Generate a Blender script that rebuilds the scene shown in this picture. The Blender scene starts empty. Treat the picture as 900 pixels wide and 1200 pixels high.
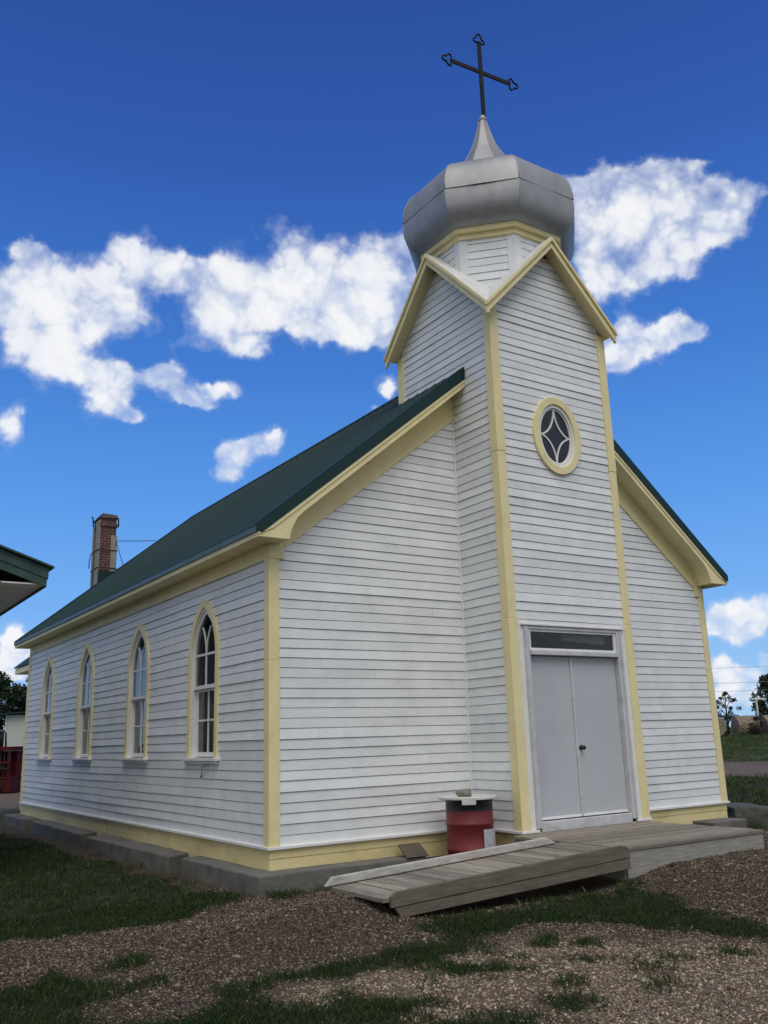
import bpy, math, random
import numpy as np
from mathutils import Vector, Matrix
random.seed(7); rng = np.random.default_rng(7)
S = bpy.context.scene; COL = S.collection

# ------------------------------------------------------------------ measurements (metres, z = 0 at the bottom of the siding)
W, L = 8.176, 12.85
XM = 4.08
D, WT = 0.952, 2.244
XL, XR = XM - WT / 2, XM + WT / 2
YF, YB = -D, -D + WT
YC = (YF + YB) / 2
SL, ZR, RE, RO, BO = .816, 7.274, .326, .329, .31
rf = lambda x: ZR - SL * abs(x - XM)
GSL, GZ = 1.033, 8.376
gf = lambda dx: GZ - GSL * abs(dx)
ZSK = -.24

def ss(a, b, t):
    t = np.clip((t - a) / (b - a), 0, 1); return t * t * (3 - 2 * t)
def ground_h(x, y):
    x = np.asarray(x, float); y = np.asarray(y, float)
    z = -.46 + .20 * np.exp(-((x + .58) / .95) ** 2 - ((y + 2.32) / .58) ** 2)
    z = z + .06 * ss(-.6, -1.8, y) * ss(-2.5, .5, x) + .16 * ss(2.1, 3.6, x) * ss(-1., -2.2, y)
    dd = np.hypot(x + 4.8, y + 9.7)
    z = z + .9 * ss(50, 80, dd) * ss(5, 25, x)
    z = z + .012 * np.sin(x * 2.3 + 1.1 * np.sin(y * 1.7)) * np.sin(y * 2.9 + .8 * np.sin(x * 1.3)) + .006 * np.sin(x * 7.1 + y * 3.3) * np.sin(y * 6.3 - x * 2.1)
    return z

# ------------------------------------------------------------------ node helpers
class NT:
    def __init__(s, nt): s.t = nt
    def n(s, typ, **kw):
        nd = s.t.nodes.new(typ)
        for k, v in kw.items():
            if k.startswith('i_'):
                key = k[2:]; key = int(key) if key.isdigit() else key.replace('_', ' ')
                nd.inputs[key].default_value = v
            else: setattr(nd, k, v)
        return nd
    def l(s, a, b): s.t.links.new(a, b)
    def math(s, op, a, b=None, c=None, clamp=False):
        nd = s.n('ShaderNodeMath', operation=op, use_clamp=clamp)
        for i, v in enumerate((a, b, c)):
            if v is None: continue
            if isinstance(v, (int, float)): nd.inputs[i].default_value = v
            else: s.l(v, nd.inputs[i])
        return nd.outputs[0]
    def mix(s, f, a, b, blend='MIX'):
        nd = s.n('ShaderNodeMix', data_type='RGBA', blend_type=blend)
        for i, v in ((0, f), (6, a), (7, b)):
            if isinstance(v, (int, float)): nd.inputs[i].default_value = v
            elif isinstance(v, tuple): nd.inputs[i].default_value = (*v[:3], 1)
            else: s.l(v, nd.inputs[i])
        return nd.outputs[2]
    def ramp(s, f, stops):
        nd = s.n('ShaderNodeValToRGB'); e = nd.color_ramp.elements
        while len(e) < len(stops): e.new(.5)
        for el, (p, c) in zip(e, stops):
            el.position = p; el.color = (*c, 1) if isinstance(c, tuple) else (c, c, c, 1)
        s.l(f, nd.inputs[0]); return nd.outputs[0]
    def noise(s, vec, scale, detail=4, rough=.6, dist=0.):
        nd = s.n('ShaderNodeTexNoise', i_Scale=scale, i_Detail=detail, i_Roughness=rough, i_Distortion=dist)
        s.l(vec, nd.inputs['Vector']); return nd.outputs[0]

MATS = {}
def mat(name, col, rough=.6, col2=None, cscale=3., bump=.15, bscale=60., metal=0., spec=.5, stretch=(1, 1, 1), dirt=None, dirt_amt=.35, dirt_scale=1.2, island=0., coat=0.):
    """procedural painted / raw surface: base colour, broken by noise, grime with a shape of its own, fine bump"""
    m = bpy.data.materials.new(name); m.use_nodes = True; t = NT(m.node_tree)
    b = m.node_tree.nodes['Principled BSDF']
    tc = t.n('ShaderNodeTexCoord'); mp = t.n('ShaderNodeMapping'); mp.inputs['Scale'].default_value = stretch
    t.l(tc.outputs['Object'], mp.inputs['Vector']); v = mp.outputs[0]
    c2 = col2 or tuple(x * .8 for x in col)
    f = t.ramp(t.noise(v, cscale, 6, .65), [(.35, 0.), (.68, 1.)])
    c = t.mix(f, col, c2)
    if dirt:
        fd = t.ramp(t.noise(v, dirt_scale, 8, .72, .4), [(.5, 0.), (.75, 1.)])
        c = t.mix(t.math('MULTIPLY', fd, dirt_amt), c, dirt)
    if island:
        g = t.n('ShaderNodeNewGeometry')
        k = t.math('ADD', t.math('MULTIPLY', g.outputs['Random Per Island'], island), 1 - island / 2)
        c = t.mix(1., c, t.n('ShaderNodeCombineColor').outputs[0], 'MULTIPLY') if False else c
        hs = t.n('ShaderNodeHueSaturation'); t.l(c, hs.inputs['Color']); t.l(k, hs.inputs['Value']); c = hs.outputs[0]
    t.l(c, b.inputs['Base Color'])
    r = t.math('ADD', t.math('MULTIPLY', t.noise(v, bscale * .2, 3), .25), rough - .12, clamp=True); t.l(r, b.inputs['Roughness'])
    b.inputs['Metallic'].default_value = metal; b.inputs['Specular IOR Level'].default_value = spec
    b.inputs['Coat Weight'].default_value = coat
    if bump:
        bp = t.n('ShaderNodeBump', i_Strength=bump, i_Distance=.02)
        t.l(t.noise(v, bscale, 5, .65), bp.inputs['Height']); t.l(bp.outputs[0], b.inputs['Normal'])
    MATS[name] = m; return m

WHITE = mat('white_paint', (.80, .82, .825), .55, (.71, .735, .745), 2.6, .3, 38, stretch=(1, 1, 1), dirt=(.50, .49, .46), dirt_amt=.38, dirt_scale=1.9, island=.12)
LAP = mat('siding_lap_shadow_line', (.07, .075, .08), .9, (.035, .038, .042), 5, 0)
WTRIM = mat('white_trim_paint', (.82, .82, .81), .5, (.74, .74, .73), 5, .12, 50, dirt=(.45, .44, .40), dirt_amt=.25)
YEL = mat('yellow_trim_paint', (.86, .76, .42), .55, (.79, .68, .36), 3, .15, 40, dirt=(.45, .37, .2), dirt_amt=.3, dirt_scale=2.2)
SKIRT = mat('yellow_skirt_paint', (.78, .67, .35), .65, (.66, .55, .27), 2.5, .3, 25, stretch=(.5, .5, 1), dirt=(.25, .21, .12), dirt_amt=.6, dirt_scale=2.4)
GREEN = mat('green_metal_roofing', (.006, .035, .035), .6, (.0045, .028, .029), 1.5, .05, 20, spec=.3)
GTRIM = mat('green_metal_trim', (.006, .034, .034), .55, (.005, .028, .029), 2, .05, 20, spec=.3)
DRIP = mat('grey_green_eave_strip', (.085, .14, .15), .5, (.06, .11, .12), 3, .1, 30)
DOME = mat('aluminium_painted_tin', (.39, .395, .405), .50, (.31, .315, .325), 2.2, .10, 9, metal=.35, dirt=(.16, .165, .17), dirt_amt=.45, dirt_scale=2.0, stretch=(1, 1, .5))
SEAM = mat('tin_seam', (.14, .145, .15), .6, None, 3, .1, 30, metal=.4)
FLASH = mat('pale_gable_roofing', (.74, .75, .74), .6, (.62, .63, .62), 4, .25, 25, dirt=(.3, .3, .29), dirt_amt=.5)
IRON = mat('black_iron', (.005, .005, .008), .6, (.009, .008, .010), 8, .2, 60, spec=.25)
CONC = mat('concrete', (.17, .165, .15), .9, (.11, .107, .096), 4, .6, 28, dirt=(.07, .07, .055), dirt_amt=.6, dirt_scale=3.2)
ROUGHC = mat('rough_concrete', (.11, .105, .088), .95, (.06, .06, .048), 5, .9, 14, dirt=(.05, .06, .035), dirt_amt=.7, dirt_scale=2.5)
WOOD = mat('weathered_planks', (.30, .262, .212), .85, (.18, .152, .12), 4, .5, 30, stretch=(1, 6, 6), dirt=(.07, .06, .048), dirt_amt=.55, dirt_scale=2.5, island=.6)
WOODX = mat('weathered_cross_planks', (.33, .295, .245), .85, (.21, .182, .147), 4, .5, 30, stretch=(7, 1, 6), dirt=(.09, .078, .062), dirt_amt=.5, dirt_scale=2.0, island=.75)
WOODS = mat('weathered_side_board', (.215, .178, .138), .85, (.125, .10, .076), 4, .5, 26, stretch=(1, 5, 9), dirt=(.05, .04, .03), dirt_amt=.5, dirt_scale=2.5, island=.2)
WOODW = mat('worn_white_board', (.56, .55, .51), .75, (.38, .36, .32), 6, .4, 30, stretch=(1, 4, 5), dirt=(.22, .19, .15), dirt_amt=.7, dirt_scale=4.5)
FASC = mat('worn_grey_white_fascia', (.38, .37, .34), .8, (.25, .24, .21), 6, .5, 26, stretch=(.7, 3, 8), dirt=(.12, .105, .085), dirt_amt=.65, dirt_scale=7)
BROWNB = mat('brown_board', (.11, .085, .068), .85, (.07, .055, .045), 6, .3, 30)
DOOR = mat('grey_door_paint', (.49, .515, .545), .5, (.45, .475, .505), 1.2, .05, 30, dirt=(.3, .31, .32), dirt_amt=.25)
ALU = mat('grey_frame', (.60, .61, .62), .5, (.50, .51, .52), 5, .15, 40, dirt=(.2, .18, .15), dirt_amt=.5, dirt_scale=4)
KNOBM = mat('dark_bronze', (.06, .05, .045), .35, None, 4, .0, 30, metal=.8)
CURT = mat('pale_curtain', (.62, .60, .56), .9, (.48, .47, .44), 6, .3, 12, stretch=(1, 6, .4))
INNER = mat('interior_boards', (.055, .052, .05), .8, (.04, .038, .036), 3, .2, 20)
BOARD = mat('weathered_batten', (.36, .33, .28), .85, (.25, .225, .19), 5, .4, 30, stretch=(5, 5, 1), dirt=(.16, .15, .13), dirt_amt=.6, dirt_scale=3)
CAP = mat('rusty_chimney_tin', (.10, .06, .055), .7, (.055, .045, .045), 5, .4, 20, metal=.3)
RED = mat('drum_red_paint', (.19, .019, .019), .42, (.15, .015, .016), 4, .1, 25, dirt=(.07, .02, .015), dirt_amt=.5, dirt_scale=4)
BLACKP = mat('drum_black_paint', (.011, .013, .020), .45, (.014, .016, .022), 5, .1, 25)
PAPER = mat('faded_label', (.55, .56, .58), .7, (.35, .36, .39), 14, .1, 40)
LIDM = mat('lid_board_white', (.66, .68, .66), .65, (.5, .52, .5), 7, .2, 30, dirt=(.3, .3, .28), dirt_amt=.5, dirt_scale=5)
ROCKM = mat('tan_rock', (.25, .215, .17), .9, (.17, .145, .115), 12, .7, 30)
MRED = mat('machine_red_paint', (.085, .009, .010), .75, (.055, .006, .007), 2, .2, 15, spec=.15, dirt=(.03, .016, .013), dirt_amt=.6, dirt_scale=2)
MDARK = mat('machine_dark_steel', (.03, .027, .027), .7, None, 3, .2, 20, metal=.3)
SHED = mat('pale_shed_siding', (.50, .53, .50), .7, (.44, .47, .44), 1, .1, 10, stretch=(8, 8, .3))
LWALL = mat('neighbour_wall_paint', (.60, .60, .58), .65, (.52, .52, .5), 3, .2, 20)
LSOFF = mat('neighbour_soffit', (.74, .73, .70), .75, (.62, .60, .56), 3, .2, 20, dirt=(.2, .14, .1), dirt_amt=.5, dirt_scale=2.5)
LGRN = mat('neighbour_green_fascia', (.02, .055, .052), .6, (.03, .08, .07), 6, .35, 40, dirt=(.08, .12, .10), dirt_amt=.7, dirt_scale=6)
HAY = mat('weathered_hay', (.31, .265, .19), .95, (.19, .155, .11), 3, .9, 12, stretch=(1, 1, 6), dirt=(.05, .04, .028), dirt_amt=.6, dirt_scale=3)
BARK = mat('bark', (.07, .055, .04), .95, None, 10, .6, 20)
PWHITE = mat('white_post_paint', (.75, .75, .72), .6)
WIRE = mat('overhead_wire_metal', (.3, .3, .3), .6, None, 3, 0, 30, metal=.4)
RUBBER = mat('rubber', (.02, .02, .02), .8)

def brick_mat():
    m = bpy.data.materials.new('old_red_brick'); m.use_nodes = True; t = NT(m.node_tree); b = m.node_tree.nodes['Principled BSDF']
    tc = t.n('ShaderNodeTexCoord'); sx = t.n('ShaderNodeSeparateXYZ'); t.l(tc.outputs['Object'], sx.inputs[0])
    cx = t.n('ShaderNodeCombineXYZ'); t.l(t.math('ADD', sx.outputs[0], sx.outputs[1]), cx.inputs[0]); t.l(sx.outputs[2], cx.inputs[1])
    br = t.n('ShaderNodeTexBrick', i_Scale=1., i_Mortar_Size=.008, i_Brick_Width=.21, i_Row_Height=.075, i_Bias=-.1)
    br.inputs['Color1'].default_value = (.14, .042, .030, 1); br.inputs['Color2'].default_value = (.075, .027, .023, 1); br.inputs['Mortar'].default_value = (.22, .19, .16, 1)
    t.l(cx.outputs[0], br.inputs['Vector'])
    c = t.mix(t.ramp(t.noise(tc.outputs['Object'], 7, 6), [(.45, 0.), (.7, .7)]), br.outputs[0], (.05, .03, .027))
    t.l(c, b.inputs['Base Color']); b.inputs['Roughness'].default_value = .9
    bp = t.n('ShaderNodeBump', i_Strength=.6, i_Distance=.02, invert=True); t.l(br.outputs[1], bp.inputs['Height']); t.l(bp.outputs[0], b.inputs['Normal'])
    return m
BRICK = brick_mat()

def glass_mat():
    m = bpy.data.materials.new('window_glass'); m.use_nodes = True; nt = m.node_tree; t = NT(nt)
    nt.nodes.remove(nt.nodes['Principled BSDF']); out = nt.nodes['Material Output']
    tr = t.n('ShaderNodeBsdfTransparent'); tr.inputs[0].default_value = (.62, .66, .68, 1)
    gl = t.n('ShaderNodeBsdfGlossy', i_Roughness=.03); gl.inputs[0].default_value = (1, 1, 1, 1)
    tc = t.n('ShaderNodeTexCoord'); bp = t.n('ShaderNodeBump', i_Strength=.12, i_Distance=.02); t.l(t.noise(tc.outputs['Object'], 3.5, 2), bp.inputs['Height'])
    fr = t.n('ShaderNodeFresnel', i_IOR=1.5); t.l(bp.outputs[0], gl.inputs['Normal']); t.l(bp.outputs[0], fr.inputs['Normal'])
    mx = t.n('ShaderNodeMixShader'); t.l(t.math('MULTIPLY', fr.outputs[0], 1.3, clamp=True), mx.inputs[0]); t.l(tr.outputs[0], mx.inputs[1]); t.l(gl.outputs[0], mx.inputs[2])
    t.l(mx.outputs[0], out.inputs['Surface']); return m
GLASS = glass_mat()

def attr_mat(name, rough=.9, attr='Col', trans=0.):
    m = bpy.data.materials.new(name); m.use_nodes = True; t = NT(m.node_tree); b = m.node_tree.nodes['Principled BSDF']
    a = t.n('ShaderNodeVertexColor', layer_name=attr); t.l(a.outputs[0], b.inputs['Base Color']); b.inputs['Roughness'].default_value = rough
    b.inputs['Specular IOR Level'].default_value = .25
    return m
STONEM = attr_mat('gravel_stones', .85); BLADEM = attr_mat('grass_blades', .75); LEAFM = attr_mat('tree_leaves', .7)

# ------------------------------------------------------------------ mesh helpers
class MB:
    def __init__(s): s.v = []; s.f = []; s.mi = []; s.sm = []
    def add(s, vs, fs, mi=0, smooth=False):
        o = len(s.v); s.v += [tuple(p) for p in vs]
        for f in fs: s.f.append([i + o for i in f]); s.mi.append(mi); s.sm.append(smooth)
        return s
    def box(s, x0, x1, y0, y1, z0, z1, mi=0):
        return s.add([(x0, y0, z0), (x1, y0, z0), (x1, y1, z0), (x0, y1, z0), (x0, y0, z1), (x1, y0, z1), (x1, y1, z1), (x0, y1, z1)],
                     [(0, 3, 2, 1), (4, 5, 6, 7), (0, 1, 5, 4), (1, 2, 6, 5), (2, 3, 7, 6), (3, 0, 4, 7)], mi)
    def prism(s, poly, fr, a0, a1, mi=0):
        """poly: list of (u,v); fr(u,v,a) -> xyz"""
        n = len(poly)
        vs = [fr(u, v, a0) for u, v in poly] + [fr(u, v, a1) for u, v in poly]
        fs = [tuple(range(n))[::-1], tuple(range(n, 2 * n))] + [(i, (i + 1) % n, n + (i + 1) % n, n + i) for i in range(n)]
        return s.add(vs, fs, mi)
    def band(s, outer, inner, fr, a0, a1, mi=0, closed=False):
        n = len(outer)
        vs = [fr(u, v, a) for a in (a0, a1) for P in (outer, inner) for u, v in P]
        fs = []
        for i in range(n if closed else n - 1):
            j = (i + 1) % n
            fs += [(i, j, n + j, n + i), (2 * n + i, 3 * n + i, 3 * n + j, 2 * n + j), (i, 2 * n + i, 2 * n + j, j), (n + i, n + j, 3 * n + j, 3 * n + i)]
        if not closed:
            fs += [(0, n, 3 * n, 2 * n), (n - 1, 3 * n - 1, 4 * n - 1, 2 * n - 1)]
        return s.add(vs, fs, mi)
    def tube(s, pts, r, n=8, mi=0, smooth=True, cap=True):
        pts = [Vector(p) for p in pts]; rs = r if isinstance(r, (list, tuple)) else [r] * len(pts)
        vs = []; fs = []
        ref = None
        for i, p in enumerate(pts):
            d = (pts[min(i + 1, len(pts) - 1)] - pts[max(i - 1, 0)]).normalized()
            if ref is None: ref = Vector((0, 0, 1)) if abs(d.z) < .9 else Vector((1, 0, 0))
            u = d.cross(ref).normalized(); w = u.cross(d); ref = w
            for k in range(n):
                a = 2 * math.pi * k / n; vs.append(p + rs[i] * (math.cos(a) * u + math.sin(a) * w))
        for i in range(len(pts) - 1):
            for k in range(n): fs.append((i * n + k, i * n + (k + 1) % n, (i + 1) * n + (k + 1) % n, (i + 1) * n + k))
        s.add(vs, fs, mi, smooth)
        if cap:
            o = len(s.v) - len(vs); m = len(pts) - 1
            s.f += [[o + k for k in range(n)][::-1], [o + m * n + k for k in range(n)]]; s.mi += [mi, mi]; s.sm += [False, False]
        return s
    def lathe(s, prof, c, n=32, mi=0, smooth=True):
        vs = []; fs = []
        for r, z in prof:
            for k in range(n):
                a = 2 * math.pi * k / n; vs.append((c[0] + r * math.cos(a), c[1] + r * math.sin(a), c[2] + z))
        for i in range(len(prof) - 1):
            for k in range(n): fs.append((i * n + k, i * n + (k + 1) % n, (i + 1) * n + (k + 1) % n, (i + 1) * n + k))
        return s.add(vs, fs, mi, smooth)
    def build(s, name, mats, parent=None, bevel=0., origin=None, fix=True):
        me = bpy.data.meshes.new(name)
        off = Vector((0, 0, 0))
        base = WORLD_OF.get(parent.name, Vector((0, 0, 0))) if parent else Vector((0, 0, 0))
        org = Vector(origin) if origin is not None else base
        me.from_pydata([tuple(Vector(p) - org) for p in s.v], [], s.f)
        for m in (mats if isinstance(mats, (list, tuple)) else [mats]): me.materials.append(m)
        me.polygons.foreach_set('material_index', s.mi); me.polygons.foreach_set('use_smooth', s.sm)
        if fix:
            import bmesh
            bm = bmesh.new(); bm.from_mesh(me); bmesh.ops.recalc_face_normals(bm, faces=bm.faces); bm.to_mesh(me); bm.free()
        o = bpy.data.objects.new(name, me); COL.objects.link(o)
        o.location = org - base
        if parent: o.parent = parent
        WORLD_OF[o.name] = org
        if bevel:
            b = o.modifiers.new('edge', 'BEVEL'); b.width = bevel; b.segments = 2; b.limit_method = 'ANGLE'; b.angle_limit = math.radians(40)
        return o
WORLD_OF = {}
def tag(o, label=None, cat=None, group=None, kind=None):
    if label: o['label'] = label
    if cat: o['category'] = cat
    if group: o['group'] = group
    if kind: o['kind'] = kind
    return o
def thing(name, loc, label, cat, group=None, rz=0):
    o = bpy.data.objects.new(name, None); COL.objects.link(o); o.location = loc; o.rotation_euler.z = rz; o.empty_display_size = .2
    WORLD_OF[o.name] = Vector(loc); return tag(o, label, cat, group)
def np_mesh(name, V, F, mat_, cols=None, parent=None, smooth=False, loc=(0, 0, 0)):
    """V (n,3) float, F (m,k) int with constant k, cols (n,3)"""
    me = bpy.data.meshes.new(name); n, (m, k) = len(V), F.shape
    me.vertices.add(n); me.vertices.foreach_set('co', V.astype(np.float32).ravel())
    me.loops.add(m * k); me.loops.foreach_set('vertex_index', F.astype(np.int32).ravel())
    me.polygons.add(m); me.polygons.foreach_set('loop_start', np.arange(0, m * k, k, dtype=np.int32)); me.polygons.foreach_set('loop_total', np.full(m, k, np.int32))
    me.update(calc_edges=True)
    if smooth: me.polygons.foreach_set('use_smooth', np.ones(m, bool))
    if cols is not None:
        a = me.color_attributes.new('Col', 'FLOAT_COLOR', 'POINT'); a.data.foreach_set('color', np.hstack([cols, np.ones((n, 1))]).astype(np.float32).ravel())
    me.materials.append(mat_); o = bpy.data.objects.new(name, me); COL.objects.link(o); o.location = loc
    if parent: o.parent = parent
    return o

# frames: (s along the wall, z, out of the wall) -> xyz
fr_left = lambda s, z, o: (-o, s, z)
fr_right = lambda s, z, o: (W + o, s, z)
fr_front = lambda s, z, o: (s, -o, z)
fr_back = lambda s, z, o: (s, L + o, z)
fr_tf = lambda s, z, o: (s, YF - o, z)
fr_tb = lambda s, z, o: (s, YB + o, z)
fr_tl = lambda s, z, o: (XL - o, s, z)
fr_tr = lambda s, z, o: (XR + o, s, z)

def clap(mb, fr, z0, z1, span, e=.119, seed=0, rough=1., joint=3.8):
    """lapped siding boards: sloping face, butt edge, and the gap under each lap"""
    r = random.Random(seed); gap = .0062; n = int(math.ceil((z1 - z0) / e - 1e-6)); ph = [r.uniform(0, 6.28) for _ in range(n + 2)]; am = [r.uniform(.4, 1.3) * .0022 * rough for _ in range(n + 2)]
    jit = [0] + [r.uniform(-.003, .003) for _ in range(n + 1)]
    wv = lambda k, s_: jit[k] + am[k] * math.sin(s_ * 1.3 + ph[k]) + .4 * am[k] * math.sin(s_ * 3.7 + 2 * ph[k])
    for k in range(n):
        zb, zt = z0 + k * e, min(z0 + (k + 1) * e, z1)
        kk = r.uniform(-.002, .003) * rough
        for (a, b, c, d) in span(zb, zt):
            if b - a < .01 and d - c < .01: continue
            cuts = [0.]; ln = b - a
            if ln > joint * .7:
                x = r.uniform(.5, joint)
                while x < ln - .5: cuts.append(x / ln); x += r.uniform(.6, 1.) * joint
            cuts.append(1.)
            for u0, u1 in zip(cuts[:-1], cuts[1:]):
                t1 = .0125 + kk + r.uniform(-.0012, .0012) * rough; t0 = .004
                m = max(1, int((u1 - u0) * ln / .5)); st = []
                eps = .0005 / max(ln, .1) if len(cuts) > 2 else 0
                for i in range(m + 1):
                    u = u0 + eps + (u1 - u0 - 2 * eps) * i / m
                    sb, st_ = a + (b - a) * u, c + (d - c) * u
                    zbw, ztw = zb + wv(k, sb), zt + (wv(k + 1, st_) if k < n - 1 else 0)
                    bul = .0025 * rough * math.sin(sb * .9 + ph[k] + zb * 1.7)
                    st.append([fr(sb, zbw + gap, t1 + bul), fr(st_, ztw, t0 + bul * .3), fr(sb, zbw + gap, -.012), fr(sb, zbw, -.012), fr(sb, zbw, t0)])
                vs = [p for q in st for p in q]
                for i in range(m):
                    pass
                fs0 = []; fs1 = []
                for i in range(m):
                    o = 5 * i; q = o + 5
                    fs0 += [(o, q, q + 1, o + 1), (o + 2, q + 2, q, o)]
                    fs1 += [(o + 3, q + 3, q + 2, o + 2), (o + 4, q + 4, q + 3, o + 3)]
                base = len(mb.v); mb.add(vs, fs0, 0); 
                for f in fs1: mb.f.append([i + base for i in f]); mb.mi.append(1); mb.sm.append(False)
    return mb

# ================================================================== THE CHURCH
church = thing('wooden_church', (XM, L / 2, -.46), 'white clapboard church with yellow trim, dark green roof, front tower and silver onion dome', 'church')

# ---- pointed windows geometry
WY = [2.03, 4.80, 7.88, 10.85]; WZ0, WZS, WHW, WZT = .985, 2.35, .53, 3.149
def arch(hw, zt, zb, n=9):
    h = zt - WZS; R = (hw * hw + h * h) / (2 * hw); c = hw - R; th = math.atan2(h, -c)
    right = [(hw, zb), (hw, (zb + WZS) / 2), (hw, WZS)] + [(c + R * math.cos(th * i / n), WZS + R * math.sin(th * i / n)) for i in range(1, n)]
    return right + [(0, zt)] + [(-x, z) for x, z in right[::-1]]
def arch_hw(hw, zt, z):
    if z <= WZS: return hw
    if z >= zt: return 0
    h = zt - WZS; R = (hw * hw + h * h) / (2 * hw); c = hw - R
    return math.sqrt(max(R * R - (z - WZS) ** 2, 0)) + c
def left_span(zb, zt):
    ex = []
    if zt > .96 and zb < 3.0:
        for wy in WY:
            hw = max(arch_hw(.445, 3.045, (zb + zt) / 2 - .02), arch_hw(.445, 3.045, zt) + .0)
            ex.append((wy - hw, wy + hw))
    out = []; a = .06
    for e0, e1 in ex: out.append((a, e0, a, e0)); a = e1
    out.append((a, L - .06, a, L - .06)); return out
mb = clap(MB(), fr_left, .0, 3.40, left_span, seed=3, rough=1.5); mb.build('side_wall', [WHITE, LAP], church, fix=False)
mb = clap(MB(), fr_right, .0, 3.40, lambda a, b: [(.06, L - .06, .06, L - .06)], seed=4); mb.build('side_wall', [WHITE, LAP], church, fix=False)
# gable walls
def gx(z, off=.60): return XM - (ZR - off - z) / SL     # left slope x at height z
def fl_span(zb, zt):
    a, c = max(.06, gx(zb)), max(.06, gx(zt)); 
    if zt > 3.33: a, c = max(a, .05), max(c, .05)
    return [(a, XL, c, XL)] if c < XL else ([(a, XL, XL, XL)] if a < XL else [])
def fr_span(zb, zt):
    a, c = min(W - .06, 2 * XM - gx(zb)), min(W - .06, 2 * XM - gx(zt))
    return [(XR, a, XR, c)] if c > XR else ([(XR, a, XR, XR)] if a > XR else [])
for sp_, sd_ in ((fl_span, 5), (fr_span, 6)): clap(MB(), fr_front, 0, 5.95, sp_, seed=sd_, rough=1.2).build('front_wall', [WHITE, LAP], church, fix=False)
def bk_span(zb, zt):
    a, c = max(.06, gx(zb)), max(.06, gx(zt)); a2, c2 = 2 * XM - a, 2 * XM - c
    return [(a, a2, c, c2)] if c < c2 else []
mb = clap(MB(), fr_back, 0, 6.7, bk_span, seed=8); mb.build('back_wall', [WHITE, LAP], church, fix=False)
# interior lining and floor, seen dimly through the glass
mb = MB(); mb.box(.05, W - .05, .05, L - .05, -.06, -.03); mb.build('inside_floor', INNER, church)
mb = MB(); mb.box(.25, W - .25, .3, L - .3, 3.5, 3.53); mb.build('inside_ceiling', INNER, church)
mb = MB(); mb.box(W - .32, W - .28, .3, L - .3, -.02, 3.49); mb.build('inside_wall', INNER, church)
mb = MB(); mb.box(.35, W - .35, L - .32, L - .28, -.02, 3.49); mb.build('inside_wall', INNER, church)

# ---- corner boards (each an L of two boards)
def corner_board(x, y, sx, sy, z0, z1, w=.115, t=.03, mat_=YEL, lap=.0):
    m = MB(); o = t
    # sx,sy: outward directions
    zc_ = [z0, z0 + (2.62 if z1 > 4 else 2.1), z1] if z1 - z0 > 3 else [z0, z1]
    if z1 - z0 > 5: zc_ = [z0, z0 + 2.62, z0 + 4.9, z1]
    for k, (za, zb) in enumerate(zip(zc_[:-1], zc_[1:])):
        zb -= .0025 if zb < z1 else 0; d = .0035 * (k % 2)
        xa, xb = sorted((x + sx * (o - d), x - sx * (w - d))); ya, yb = sorted((y + sy * (o - d), y + sy * .0))
        m.box(xa, xb, ya, yb, za, zb)
        xa, xb = sorted((x + sx * (o - d), x)); ya, yb = sorted((y, y - sy * (w + d)))
        m.box(xa, xb, ya, yb, za, zb)
    return m.build('corner_board', mat_, church, .006)
corner_board(0, 0, -1, -1, .012, 3.36); corner_board(W, 0, 1, -1, .012, 3.36)
corner_board(0, L, -1, 1, .012, 3.36); corner_board(W, L, 1, 1, .012, 3.36)
# ---- water table (white drip cap) and yellow skirt under it
mb = MB()
for a in ((-.05, W + .05, -.05, 0.0), (-.05, W + .05, L, L + .05)): mb.box(a[0], a[1], a[2], a[3], -.022, .012)
mb.box(-.05, -.0, 0.001, L - .001, -.022, .0125); mb.box(W, W + .05, 0.001, L - .001, -.022, .0125)
mb.box(XL - .05, 3.20, YF - .05, YF, -.022, .012); mb.box(4.97, XR + .05, YF - .05, YF, -.022, .012); mb.box(XL - .05, XL, YF + .001, -.051, -.022, .0125); mb.box(XR, XR + .05, YF + .001, -.051, -.022, .0125)
mb.build('water_table', WTRIM, church, .005)
mb = MB()
mb.box(-.012, W + .012, -.012, .02, -.122, -.022); mb.box(-.007, W + .007, -.007, .02, -.30, -.126)
mb.box(-.012, .02, .021, L - .021, -.30, -.022); mb.box(W - .02, W + .012, .021, L - .021, -.30, -.022); mb.box(-.012, W + .012, L - .02, L + .012, -.30, -.022)
for yy in (3.1, 6.35, 9.6): mb.box(-.020, -.0125, yy - .07, yy + .07, -.235, -.023)
mb.box(XL - .012, XR + .012, YF - .012, YF + .02, -.40, -.022); mb.box(XL - .012, XL + .02, YF + .021, -.013, -.40, -.022); mb.box(XR - .02, XR + .012, YF + .021, -.013, -.40, -.022)
mb.build('foundation_skirt', SKIRT, church, .004)

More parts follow.
